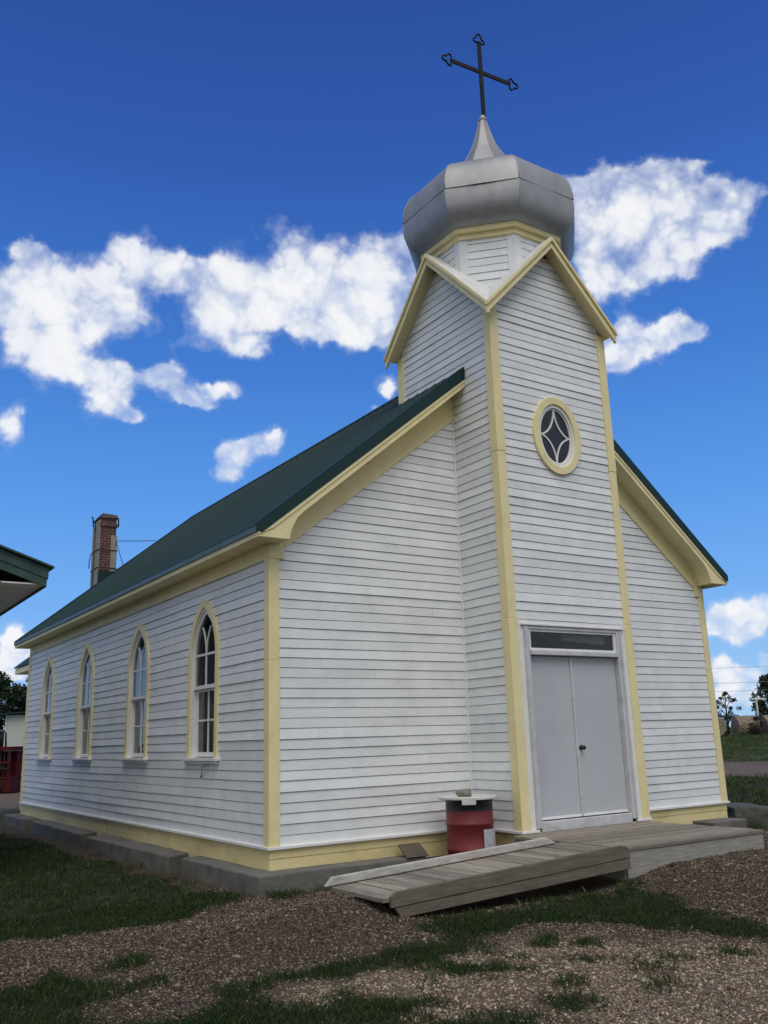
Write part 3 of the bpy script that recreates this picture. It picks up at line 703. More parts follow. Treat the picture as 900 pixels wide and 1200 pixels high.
rough_box('concrete_block', [(-.345, 2.30), (.2, 2.55), (.2, 6.35), (-.425, 5.90)], -.62, ZSK - .006, CONC, 'long concrete block below the second pointed window', 'concrete block', GB, 3)
rough_box('concrete_block', [(-.37, 6.44), (.2, 6.9), (.2, 10.45), (-.31, 10.38)], -.62, ZSK - .004, CONC, 'concrete block below the third pointed window, after the wider gap', 'concrete block', GB, 4)
rough_box('concrete_block', [(-.335, 10.9), (.2, 10.75), (.2, 13.0), (-.34, 12.95)], -.62, ZSK - .005, CONC, 'farthest concrete block, at the back corner of the church', 'concrete block', GB, 5)
rough_box('concrete_block', [(7.30, -.40), (8.12, -.40), (8.12, .2), (7.30, .2)], -.6, ZSK + .004, CONC, 'short pale concrete block under the right front corner', 'concrete block', GB, 6)
rough_box('stone_slab', [(8.78, .30), (9.36, -.10), (9.9, .75), (9.25, 1.3)], -.60, -.15, ROUGHC, 'dark mossy rough slab lying in grass just past the right front corner', 'slab', None, 7, amp=.018, n=5, bev=.03)
rough_box('path_slab', [(1.9, 19.2), (3.3, 19.2), (3.3, 20.4), (1.9, 20.4)], -.5, -.40, CONC, 'flat pale slab in the ground behind the far corner of the church', 'slab', None, 8)

# ---- oil drum, lid, rock
bx, by, bz = 2.45, -.56, -.455
drum = thing('oil_drum', (bx, by, bz), 'red steel oil drum with black top band and pale label beside the ramp', 'oil drum')
R0 = .288
mb = MB(); pr = [(0, .0), (R0, .0), (R0 + .008, .004), (R0 + .008, .014), (R0, .02)]
for zc_ in (.29, .585):
    pr += [(R0, zc_ - .03), (R0 + .012, zc_ - .012), (R0 + .012, zc_ + .008), (R0, zc_ + .025)]
pr += [(R0, .735)]; mb.lathe(pr, (bx, by, bz), 48); mb.build('body', RED, drum, fix=False)
mb = MB(); mb.lathe([(R0 + .001, .735), (R0 + .001, .84), (R0 + .009, .848), (R0 + .009, .862), (R0 - .005, .866), (R0 - .02, .85), (0, .85)], (bx, by, bz), 48); mb.build('top_band', BLACKP, drum, fix=False)
mb = MB(); vs = []
a0 = math.radians(-122 + 26)
for i in range(9):
    a = a0 + i * math.radians(50 / 8 * 1.0)
    for z in (.235, .52): vs.append((bx + (R0 + .015) * math.cos(a), by + (R0 + .015) * math.sin(a), bz + z))
mb.add(vs, [(2 * i, 2 * i + 2, 2 * i + 3, 2 * i + 1) for i in range(8)], 0, True); mb.build('label', PAPER, drum, fix=False)
zl = bz + .868
mb = MB(); n = 28; ring = [(bx + (.362 + .012 * math.sin(3 * a)) * math.cos(a), by + (.362 + .012 * math.sin(3 * a)) * math.sin(a)) for a in (2 * math.pi * k / n for k in range(n))]
mb.prism(ring, lambda u, v, a: (u, v, a), zl, zl + .028)
a = math.radians(-128); dx_, dy_ = math.cos(a), math.sin(a); tx, ty = -dy_, dx_
pc = (bx + dx_ * .345, by + dy_ * .345)
mb.add([(pc[0] + tx * s + dx_ * o, pc[1] + ty * s + dy_ * o, z) for s in (-.085, .085) for o in (-.012, .012) for z in (zl - .055, zl - .001)], [(0, 1, 3, 2), (4, 6, 7, 5), (0, 4, 5, 1), (2, 3, 7, 6), (0, 2, 6, 4), (1, 5, 7, 3)])
tag(mb.build('drum_lid', LIDM, None, .004, origin=(bx, by, zl)), 'white round wooden lid with a hanging tab on the red drum', 'lid')
import bmesh
def rock(name, c, s, mat_, seed, sub=3, amp=.16):
    bm = bmesh.new(); bmesh.ops.create_icosphere(bm, subdivisions=sub, radius=1); r = random.Random(seed); ph = [r.uniform(0, 6) for _ in range(9)]
    for v in bm.verts:
        p = v.co.copy(); k = 1 + amp * (math.sin(p.x * 2.6 + ph[0]) * math.sin(p.y * 2.9 + ph[1]) + .5 * math.sin(p.z * 5 + ph[2] + p.x * 3) + .3 * math.sin(p.y * 9 + ph[3] + p.z * 4))
        v.co = Vector((p.x * s[0] * k, p.y * s[1] * k, max(p.z * k, -.75) * s[2]))
    zmin = min(v.co.z for v in bm.verts)
    for v in bm.verts: v.co.z -= zmin
    for f in bm.faces: f.smooth = True
    me = bpy.data.meshes.new(name); bm.to_mesh(me); bm.free(); me.materials.append(mat_); o = bpy.data.objects.new(name, me); COL.objects.link(o); o.location = c; return o
o = rock('rock', (bx - .09, by - .03, zl + .027), (.10, .085, .05), ROCKM, 3); tag(o, 'tan rounded rock weighing down the white drum lid', 'rock')
# brown board leaning on the skirt
mb = MB(); mb.add([(1.66, -.33, ZSK + .01), (1.98, -.33, ZSK + .01), (2.0, -.10, -.095), (1.68, -.10, -.095), (1.66, -.315, ZSK - .0), (1.98, -.315, ZSK - .0), (2.0, -.085, -.11), (1.68, -.085, -.11)], [(0, 1, 2, 3), (4, 7, 6, 5), (0, 4, 5, 1), (1, 5, 6, 2), (2, 6, 7, 3), (3, 7, 4, 0)])
tag(mb.build('loose_board', BROWNB, None, .004, origin=(1.8, -.2, ZSK)), 'small brown board lying against the yellow skirt left of the drum', 'board')

# ---- deck at the door
deck = thing('wooden_deck', (4.0, -1.87, -.24), 'low weathered plank deck in front of the grey church doors', 'deck')
px0, px1, py0, py1, pz = 2.76, 5.15, -2.77, YF - .055, -.026
mb = MB(); y = py0; r = random.Random(9); k = 0
while y < py1 - .02:
    w_ = min(.138, py1 - y); dz = r.uniform(-.004, .003)
    mb.box(px0 + r.uniform(-.012, .01), px1 + r.uniform(-.012, .012), y, y + w_ - .011, pz - .036, pz + dz); y += w_
mb.build('plank_top', WOOD, deck, .004)
mb = MB(); mb.box(px0 + .02, px1 - .02, py0 + .012, py0 + .05, -.36, pz - .038); mb.box(px1 - .05, px1 - .012, py0 + .051, py1, -.36, pz - .038); mb.box(px0 + .012, px0 + .05, py0 + .051, py1, -.36, pz - .038); mb.build('fascia', FASC, deck, .004)
# ---- ramp
ramp = thing('wooden_ramp', (1.2, -2.35, -.34), 'low weathered wooden ramp with white back curb leading up to the deck', 'ramp')
rx0, rx1, rz0, rz1, ry0, ry1 = -.30, 2.72, -.172, -.030, -2.80, -1.86
rzf = lambda x: rz0 + (rz1 - rz0) * (x - rx0) / (rx1 - rx0)
mb = MB(); x = rx0; r = random.Random(12)
while x < rx1 - .03:
    w_ = .142; x1 = min(x + w_ - r.uniform(.009, .016), rx1); dz = r.uniform(-.004, .003)
    za, zb = rzf(x) + dz, rzf(x1) + dz
    a0_, a1_ = ry0 + .001, ry1 + r.uniform(-.005, .01)
    mb.add([(x, a0_, za - .035), (x1, a0_, zb - .035), (x1, a1_, zb - .035), (x, a1_, za - .035), (x, a0_, za), (x1, a0_, zb), (x1, a1_, zb), (x, a1_, za)], [(0, 3, 2, 1), (4, 5, 6, 7), (0, 1, 5, 4), (1, 2, 6, 5), (2, 3, 7, 6), (3, 0, 4, 7)]); x += w_
mb.build('plank_top', WOODX, ramp, .003)
fy = lambda u, v, a: (u, a, v)
mb = MB(); mb.prism([(rx0 - .06, rzf(rx0) + .008), (rx0 + .02, rzf(rx0) + .085), (2.45, rzf(2.45) + .085), (2.60, rzf(2.6) + .012)], fy, ry1 - .055, ry1 + .0); mb.build('back_curb', WOODW, ramp, .006)
q = [(rx0 + .06, rzf(rx0) - .075), (rx0 + .06, rzf(rx0) + .015), (rx0 + .12, rzf(rx0) + .052), (2.62, rzf(2.62) + .052), (2.70, rzf(2.7) + .035), (2.745, rzf(2.74) - .01), (2.75, rzf(2.74) - .082)]
mb = MB(); mb.prism(q, fy, ry0 - .042, ry0); mb.build('side_board', WOODS, ramp, .006)
mb = MB(); mb.prism([(rx0 + .16, rzf(rx0) - .165), (rx0 + .10, rzf(rx0) - .079), (2.745, rzf(2.74) - .086), (2.75, rzf(2.74) - .19)], fy, ry0 - .036, ry0 + .002); mb.build('side_board', WOODS, ramp, .006)
mb = MB(); mb.prism([(rx0 + .3, rzf(rx0) - .12), (rx0 + .2, rzf(rx0) - .04), (2.7, rzf(2.7) - .04), (2.7, rzf(2.7) - .17)], fy, ry1 - .05, ry1 - .012); mb.build('stringer', WOODS, ramp)

# ---- neighbouring building at the left edge of the picture
nb = thing('neighbour_building', (-5.2, 7, -.46), 'pale building with dark green eaves, only its roof corner showing left of the church', 'building')
ex, ey, ez = -1.92, 3.0, 3.60; ns = .34; wx = -2.52
hwid = 3.4
mb = MB(); rx = ex - hwid
fb = lambda u, v, a: (u, a, v)
for sg in (1, -1):
    X = lambda d: rx + sg * d
    mb.prism([(X(0), ez + ns * hwid + .04), (X(hwid + .06), ez - .02 + .04), (X(hwid + .06), ez - .02 + .015), (X(0), ez + ns * hwid)], fb, ey - .06, 11.)
mb.build('roof', LGRN, nb)
mb = MB()
for sg in (1, -1):
    X = lambda d: rx + sg * d
    mb.prism([(X(0), ez + ns * hwid), (X(hwid), ez), (X(hwid), ez - .155), (X(0), ez + ns * hwid - .155)], fb, ey, ey + .03)
    mb.prism([(X(0), ez + ns * hwid - .157), (X(hwid - .015), ez - .15), (X(hwid - .015), ez - .265), (X(0), ez + ns * hwid - .28)], fb, ey + .012, ey + .036)
    a, b = sorted((X(hwid), X(hwid - .03))); mb.box(a, b, ey + .031, 10.95, ez - .155, ez - .015)
    a, b = sorted((X(hwid - .015), X(hwid - .04))); mb.box(a, b, ey + .037, 10.95, ez - .265, ez - .157)
mb.build('fascia', LGRN, nb, .004)
mb = MB(); mb.box(wx - .02, ex - .041, ey + .037, 10.9, ez - .235, ez - .215); mb.box(2 * rx - ex + .04, 2 * rx - wx + .02, ey + .037, 10.9, ez - .235, ez - .215)
mb.prism([(wx, ez - .216), (rx, ez + ns * (ex - rx) * .98 - .2), (2 * rx - wx, ez - .216), (2 * rx - wx, ez - .24), (rx, ez + ns * (ex - rx) * .98 - .23), (wx, ez - .24)], fb, ey + .037, ey + .55)
mb.box(wx + .05, wx + .11, ey + .5, ey + .58, ez - .27, ez - .236); mb.build('soffit', LSOFF, nb)
mb = MB(); clap(mb, lambda s, z, o: (wx + o, s, z), -.30, 3.38, lambda a, b: [(ey + .5, 10.4, ey + .5, 10.4)], seed=61); clap(mb, lambda s, z, o: (s, ey + .5 - o, z), -.30, 3.38, lambda a, b: [(2 * rx - wx, wx, 2 * rx - wx, wx)], seed=62)
mb.box(2 * rx - wx, wx - .03, ey + .53, 10.4, -.46, -.30); mb.box(2 * rx - wx, 2 * rx - wx + .05, ey + .53, 10.4, -.3, 3.4); mb.box(2 * rx - wx, wx - .03, 10.35, 10.4, -.3, 3.4)
mb.prism([(2 * rx - wx, 3.37), (wx, 3.37), (rx, ez + ns * (ex - rx) * .98 - .24)], fb, ey + .505, ey + .56)
mb.build('wall', [LWALL, LAP], nb, fix=False)

# ---- old red farm machine behind the church
mx, my = 2.0, 30.3; mz = float(ground_h(mx, my))
mach = thing('farm_machine', (mx, my, mz), 'old dark red threshing machine standing behind the back corner of the church', 'farm machine')
mach.rotation_euler.z = math.radians(-33)
def loc_mb(): return MB()
def lbuild(m, name, mt, par, bev=0):
    for i, p in enumerate(m.v): m.v[i] = (p[0], p[1], p[2])
    o = m.build(name, mt, None, bev); o.parent = par; return o
m = MB(); m.box(-2.4, 1.62, -.84, .8, .04, .52); m.box(-2.4, 1.55, -.80, .8, .53, .62); m.box(-2.4, 1.6, -.82, .82, 1.62, 1.78); m.box(-2.4, .35, -.75, .75, 1.785, 2.02); m.box(-2.4, 1.5, .0, .78, .625, 1.615)
for x in (-2.38, -1.6, -.8, 0., .75, 1.5): m.box(x - .04, x + .04, -.81, -.73, .63, 1.61)
m.box(-2.4, 1.58, -.83, -.78, 1.12, 1.22); lbuild(m, 'body', MRED, mach, .02)
m = MB()
for k in range(26):
    x = -2.3 + k * .148; m.box(x - .018, x + .018, -.70, -.66, .63, 1.6)
for a, b in (((-2.3, 1.5), (-1.0, .85)), ((-.9, .9), (.4, 1.5)), ((.5, 1.5), (1.4, .9))): m.tube([(a[0], -.84, a[1]), (b[0], -.84, b[1])], .03, 6)
m.tube([(-2.3, -.84, .98), (1.5, -.84, .94)], .035, 6); lbuild(m, 'slats', MDARK, mach)
m = MB(); m.box(-2.4, .30, -.775, -.755, 1.87, 1.93); lbuild(m, 'white_stripe', PWHITE, mach)
m = MB()
for x in (.55, 1.0): m.tube([(x, -.5, 1.75), (x + .03, -.5, 2.25), (x + .1, -.5, 2.42), (x + .17, -.5, 2.3), (x + .2, -.5, 1.78)], .04, 8)
lbuild(m, 'hoop', MDARK, mach)
for x in (-1.7, 1.0):
    for y in (-.90, .95):
        n = 24; rw = .30 if x > 0 else .38; m = MB()
        m.band([(x + rw * math.cos(2 * math.pi * i / n), rw + rw * math.sin(2 * math.pi * i / n)) for i in range(n)], [(x + rw * .84 * math.cos(2 * math.pi * i / n), rw + rw * .84 * math.sin(2 * math.pi * i / n)) for i in range(n)], lambda u, v, a: (u, a, v), y - .06, y + .06, closed=True)
        for i in range(8): m.tube([(x, y, rw), (x + rw * .86 * math.cos(math.pi * i / 4), y, rw + rw * .86 * math.sin(math.pi * i / 4))], .018, 5)
        m.tube([(x, y - .1, rw), (x, y + .1, rw)], .07, 10); lbuild(m, 'wheel', MDARK, mach)
# ---- pale shed behind the machine
sz = float(ground_h(6.5, 40)); shed = thing('shed', (6.6, 39.4, sz), 'pale windowless shed with dark roof edge beyond the red machine', 'shed'); shed.rotation_euler.z = math.radians(-30)
m = MB(); m.box(-2.1, 3.5, 0, 4, 0, 3.40); lbuild(m, 'wall', SHED, shed)
m = MB(); m.add([(-2.6, -.3, 3.40), (4, -.3, 3.72), (4, 4.3, 3.72), (-2.6, 4.3, 3.40), (-2.6, -.3, 3.47), (4, -.3, 3.79), (4, 4.3, 3.79), (-2.6, 4.3, 3.47)], [(0, 3, 2, 1), (4, 5, 6, 7), (0, 1, 5, 4), (1, 2, 6, 5), (2, 3, 7, 6), (3, 0, 4, 7)]); lbuild(m, 'roof', GTRIM, shed)
m = MB()
for k in range(6): m.tube([(-2 + k * 1.1, -2.2, 0), (-2 + k * 1.1, -2.2, 1.5)], .03, 6)
for z in (.7, 1.1, 1.5): m.tube([(-2.2, -2.2, z), (3.6, -2.2, z)], .025, 6)
fo = m.build('pipe_fence', WIRE, None); fo.location = shed.location; fo.rotation_euler.z = shed.rotation_euler.z; tag(fo, 'thin grey pipe fence in front of the pale shed', 'fence')

# ---- bales, bush, post, bin at the right edge
def bale(x, y, rz, R_, ln, label, seed):
    z = float(ground_h(x, y)) - .06; r = random.Random(seed)
    t = thing('hay_bale', (x, y, z), label, 'hay bale', 'old hay bales beyond the road'); t.rotation_euler.z = rz
    nA, nL = 40, 12; vs = []
    for j in range(nL + 1):
        for i in range(nA):
            a = 2 * math.pi * i / nA; rr = R_ * (1 + r.uniform(-.055, .055)) * (1 - .05 * (abs(j / nL - .5) * 2) ** 6); zz = R_ * .93 + rr * math.sin(a) * .93
            vs.append((-ln / 2 + ln * j / nL, rr * math.cos(a) * 1.05, max(zz, 0)))
    m = MB(); m.add(vs, [(j * nA + i, j * nA + (i + 1) % nA, (j + 1) * nA + (i + 1) % nA, (j + 1) * nA + i) for j in range(nL) for i in range(nA)]); m.add(vs[:nA], [tuple(range(nA))]); m.add(vs[-nA:], [tuple(range(nA))]); lbuild(m, 'roll', HAY, t)
    m = MB()
    for k in range(1, 7):
        xx = -ln / 2 + ln * k / 7; m.tube([(xx, R_ * 1.055 * math.cos(2 * math.pi * i / 24) , max(.02, R_ * .93 + R_ * .955 * math.sin(2 * math.pi * i / 24))) for i in range(25)], .008, 4, cap=False)
    lbuild(m, 'twine', MDARK, t)
bale(60.55, 39.6, math.radians(40), .92, 1.5, 'brown round hay bale standing alone next to the church corner board', 1)
bale(62.95, 38.3, math.radians(-33), .92, 1.75, 'long pale round bale lying sideways just right of the gap', 2)
bale(65.0, 37.0, math.radians(-30), .92, 1.9, 'hay bale at the very right edge behind the reddish bush', 3)

# ---- foliage
def leaves(centres, radii, per, size, cols, seed, squash=.8):
    g = np.random.default_rng(seed); V = []; C = []
    for c, rad, n in zip(centres, radii, per):
        d = g.normal(size=(n, 3)); d /= np.linalg.norm(d, axis=1)[:, None]; p = np.array(c) + d * (rad * g.uniform(.35, 1.08, (n, 1)) ** .7) * np.array([1, 1, squash])
        a = g.normal(size=(n, 3)); a /= np.linalg.norm(a, axis=1)[:, None]; b = np.cross(a, g.normal(size=(n, 3))); b /= np.linalg.norm(b, axis=1)[:, None] + 1e-9
        s = size * g.uniform(.5, 1.3, (n, 1)); q = np.stack([p - a * s, p + b * s * .55, p + a * s, p - b * s * .55], 1); V.append(q.reshape(-1, 3))
        base = np.array(cols[g.integers(len(cols))]) * g.uniform(.75, 1.25); C.append(np.repeat(base * g.uniform(.7, 1.35, (n, 1)), 4, 0))
    V = np.vstack(V); C = np.vstack(C); F = np.arange(len(V)).reshape(-1, 4); return V, F, C
def tree(x, y, h, cw, trunk_h, label, seed, cols, n_cl=40, per=110, leaf=.14, name='tree', sparse=1., cat='tree', group=None):
    z = float(ground_h(x, y)) - .1; r = random.Random(seed); t = thing(name, (x, y, z), label, cat, group)
    m = MB(); tr = .035 * h
    sp = [(0, 0, 0), (r.uniform(-.1, .1) * h * .2, 0, h * .3), (r.uniform(-.12, .12) * h * .3, r.uniform(-.05, .05) * h, h * .62), (0, 0, h * .85)]
    m.tube(sp, [tr, tr * .75, tr * .45, tr * .15], 8); cen = []; rad = []
    for k in range(n_cl):
        a = r.uniform(0, 6.283); u = r.random(); zz = trunk_h + (h - trunk_h) * u; env = math.sin(math.pi * min(1, .18 + .8 * u)) ** .8
        rr = cw / 2 * env * math.sqrt(r.uniform(.1, 1)); p = (rr * math.cos(a), rr * math.sin(a), zz); cen.append(p); rad.append(r.uniform(.09, .19) * (h - trunk_h) * sparse)
        if k % 3 == 0:
            s0 = max(.25 * h, zz - rr * .8 - .1 * h); m.tube([(0, 0, min(s0, h * .8)), (p[0] * .5, p[1] * .5, (s0 + zz) / 2 + .03 * h), p], [tr * .35, tr * .22, tr * .08], 5)
    o = lbuild(m, 'trunk', BARK, t)
    V, F, C = leaves(cen, rad, [max(20, int(per * r.uniform(.6, 1.3))) for _ in cen], leaf, cols, seed); cr = np_mesh('crown', V, F, LEAFM, C, t)
    return t
DG = [(.016, .030, .014), (.022, .040, .018), (.012, .024, .012), (.030, .050, .022)]
GT = 'dark trees behind the farm machine'
tree(7.4, 57.5, 6.9, 5.2, 1.0, 'dense dark tree rising above the red machine at the left edge', 21, DG, 60, 150, .17, group=GT)
tree(11.6, 60.5, 7.0, 5.4, .9, 'dark tree directly above the pale shed, touching the church wall', 22, DG, 60, 150, .17, group=GT)
tree(3.4, 60.0, 6.6, 5.0, 1.0, 'dark tree cut off by the left picture edge', 23, DG, 46, 130, .17, group=GT)
MG = [(.030, .045, .025), (.022, .036, .020), (.04, .055, .03)]
tree(84.0, 55.4, 4.6, 3.1, 1.5, 'slender open tree showing sky through its crown, above the gap between bales', 31, MG, 36, 62, .10, sparse=.7)
tree(106.2, 64.4, 7.2, 4.6, .8, 'broad dark tree behind the white post at the right edge', 32, MG, 56, 130, .24)
RB = [(.05, .035, .028), (.035, .032, .022), (.06, .035, .03)]
tree(62.9, 37.0, 1.7, 1.5, .15, 'scrubby reddish brown bush in front of the pale bale', 33, RB, 22, 60, .08, name='bush', cat='bush')
tree(61.75, 39.6, 1.2, 1.5, .1, 'low dark bush filling the gap between the two bales', 34, MG, 20, 60, .08, name='bush', cat='bush')
pz_ = float(ground_h(81.7, 49.9)); m = MB(); m.box(81.62, 81.78, 49.82, 49.98, pz_, 3.95); m.add([], []); 
dxp, dyp = .85, -.52
m.add([(81.7 + dxp * s + dyp * o * -.1, 49.9 + dyp * s + dxp * o * .1, z) for s in (-.62, .95) for o in (-1, 1) for z in (3.95, 4.12)], [(0, 1, 3, 2), (4, 6, 7, 5), (0, 4, 5, 1), (2, 3, 7, 6), (0, 2, 6, 4), (1, 5, 7, 3)])
tag(m.build('white_post', PWHITE, None, .01, origin=(81.7, 49.9, pz_)), 'white T topped post standing behind the hay bales', 'post')
sx_, sy_ = 98.9, 57.4; gz_ = float(ground_h(sx_, sy_)); m = MB(); m.lathe([(2.2, 0), (2.2, 1.2), (2.1, 1.75), (1.7, 2.25), (1.1, 2.6), (.4, 2.8), (0, 2.83)], (sx_, sy_, gz_), 40)
tag(m.build('grain_bin', PWHITE, None, 0, origin=(sx_, sy_, gz_), fix=False), 'white domed grain bin half cut by the right picture edge', 'grain bin')
for k, (za, zb, lb) in enumerate(((4.95, 5.2, 'upper overhead wire crossing the sky by the right eave'), (3.95, 4.2, 'middle overhead wire above the hay bales'), (3.45, 3.6, 'lowest overhead wire above the slender tree'))):
    m = MB(); pts = []
    for i in range(13):
        t_ = i / 12; x = 36 + 30 * t_; y = 36.3 - 19.5 * t_; pts.append((x, y, za + (zb - za) * t_ - .35 * (4 * t_ * (1 - t_)) + .35))
    m.tube(pts, .011, 5); tag(m.build('overhead_wire', WIRE, None, 0, origin=pts[0]), lb, 'wire', 'overhead wires at the right')

# ================================================================== GROUND
GRASS = [[(-1.14, 12.5), (-.72, 9.02), (-.68, 6.02), (-.60, 2.22), (-.54, .44), (-.40, -.20), (-.6, -.53), (-1.51, -.96), (-2.23, -1.0), (-2.66, -.93), (-3.4, -.5), (-6, 3), (-6, 14), (-3, 14)],
         [(-3.6, -2.7), (-2.9, -2.3), (-2.66, -2.71), (-2.12, -3.15), (-1.87, -3.5), (-1.39, -3.55), (-1.06, -3.5), (-.73, -3.55), (-.3, -3.55), (-.05, -3.65), (-.22, -3.91), (-.79, -4.05), (-1.19, -3.94), (-1.45, -4.1), (-1.25, -4.5), (-1.05, -5.0), (-.8, -6.2), (-2.4, -6.4), (-4.6, -4.2)],
         [(-.1, -3.10), (.3, -2.86), (.9, -2.82), (1.9, -2.80), (2.62, -3.0), (2.45, -3.6), (2.2, -4.2), (1.95, -5.0), (1.7, -5.5), (1.6, -5.3), (1.52, -4.7), (1.2, -4.1), (.65, -3.62), (-.08, -3.62), (-.22, -3.55)],
         [(-.95, -3.98), (-.55, -4.02), (-.2, -4.35), (-.25, -4.75), (-.7, -4.6), (-1.0, -4.4)]]
TUFTS = [(-2.35, -2.35, .16), (.25, -4.15, .10), (.55, -4.35, .12), (.15, -4.7, .12), (-.35, -5.1, .14), (.7, -5.0, .1), (.1, -5.5, .12), (1.1, -5.2, .1), (-.15, -4.05, .09), (.42, -4.05, .10), (.9, -4.7, .1), (-.6, -5.35, .18), (-.05, -3.9, .08), (.35, -5.15, .09), (-.1, -.5, .10), (-.02, -.42, .10), (.15, -.42, .08)]
BARE = [(-2.55, -3.55, .38), (-1.75, -3.95, .25), (-2.2, -3.3, .2), (-1.0, -4.15, .18), (-1.3, -4.9, .12)]
def vnoise(x, y, s, seed):
    g = np.random.default_rng(seed); T = g.random((64, 64)); u, v = x * s, y * s; i, j = np.floor(u).astype(int), np.floor(v).astype(int); fu, fv = u - i, v - j; fu = fu * fu * (3 - 2 * fu); fv = fv * fv * (3 - 2 * fv)
    a = T[i % 64, j % 64]; b = T[(i + 1) % 64, j % 64]; c = T[i % 64, (j + 1) % 64]; d = T[(i + 1) % 64, (j + 1) % 64]; return (a * (1 - fu) + b * fu) * (1 - fv) + (c * (1 - fu) + d * fu) * fv
def fbm(x, y, s, seed): return sum(vnoise(x, y, s * 2 ** k, seed + k) * .5 ** (k + 1) for k in range(4)) / .9375
def sdist(poly, x, y):
    d = np.full(x.shape, 1e9); ins = np.zeros(x.shape, bool); n = len(poly)
    for i in range(n):
        (x0, y0), (x1, y1) = poly[i], poly[(i + 1) % n]; ex_, ey_ = x1 - x0, y1 - y0; t = np.clip(((x - x0) * ex_ + (y - y0) * ey_) / (ex_ * ex_ + ey_ * ey_), 0, 1)
        d = np.minimum(d, np.hypot(x - x0 - t * ex_, y - y0 - t * ey_)); c = ((y0 > y) != (y1 > y)); xi = x0 + (y - y0) / np.where(ey_ == 0, 1e-9, ey_) * ex_; ins ^= c & (x < xi)
    return np.where(ins, d, -d)
def grass_w(x, y):
    s = np.full(x.shape, -9.)
    for P in GRASS: s = np.maximum(s, sdist(P, x, y))
    s = s + (fbm(x, y, 3.0, 5) - .5) * .65 + (fbm(x, y, 11., 6) - .5) * .28
    for cx, cy, r in TUFTS: s = np.maximum(s, (r - np.hypot(x - cx, y - cy)) * .9 + (fbm(x, y, 6, 9) - .5) * .3)
    for cx, cy, r in BARE: s = np.minimum(s, (np.hypot(x - cx, y - cy) - r) + (fbm(x, y, 5, 19) - .5) * .3)
    # everything past the gravel apron on the right and far off is grass again, bar the dirt road and yard
    far = np.maximum(ss(8.7, 9.6, x - .25 * y + (fbm(x, y, .8, 33) - .5) * 1.2), ss(13.5, 15, y))
    w = np.maximum(ss(-.12, .20, s), far)
    u = x * .62 - y * .5                                      # road runs across the view to the right
    dd = np.hypot(x + 4.8, y + 9.7)
    wob = (fbm(x, y, .25, 41) - .5) * 2.2
    road = ss(33.2, 34.6, dd + wob) * ss(49, 47, dd + wob) * ss(8, 12, x)
    yard = ss(28.5, 30, dd + wob) * ss(43, 41, dd + wob) * ss(7.5, 6, x)
    return np.clip(w * (1 - road) * (1 - yard), 0, 1), np.maximum(road, yard)
TAN = [(-1.7, -3.75), (-1.13, -3.80), (-.11, -3.80), (.49, -3.9), (.88, -4.4), (1.6, -5.2), (2.4, -6.5), (-.5, -8), (-3.5, -6.2)]
def geo_axis(lo, hi, step, far, ratio=1.16):
    a = list(np.arange(lo, hi + 1e-6, step)); s = step
    while a[-1] < far: s *= ratio; a.append(a[-1] + s)
    s = step; b = [lo]
    while b[-1] > -far: s *= ratio; b.append(b[-1] - s)
    return np.array(sorted(set(b[1:] + a)))
gxs, gys = geo_axis(-4.6, 9.0, .06, 900), geo_axis(-7.5, 2.5, .06, 900)
XX, YY = np.meshgrid(gxs, gys, indexing='ij'); x, y = XX.ravel(), YY.ravel()
z = ground_h(x, y) + (fbm(x, y, 9, 71) - .5) * .02 * (np.hypot(x, y) < 12)
gw, gr = grass_w(x, y); tn = ss(-.25, .3, sdist(TAN, x, y) + (fbm(x, y, 2, 77) - .5) * .5)
ni, nj = len(gxs), len(gys); idx = np.arange(ni * nj).reshape(ni, nj); F = np.stack([idx[:-1, :-1], idx[1:, :-1], idx[1:, 1:], idx[:-1, 1:]], -1).reshape(-1, 4)
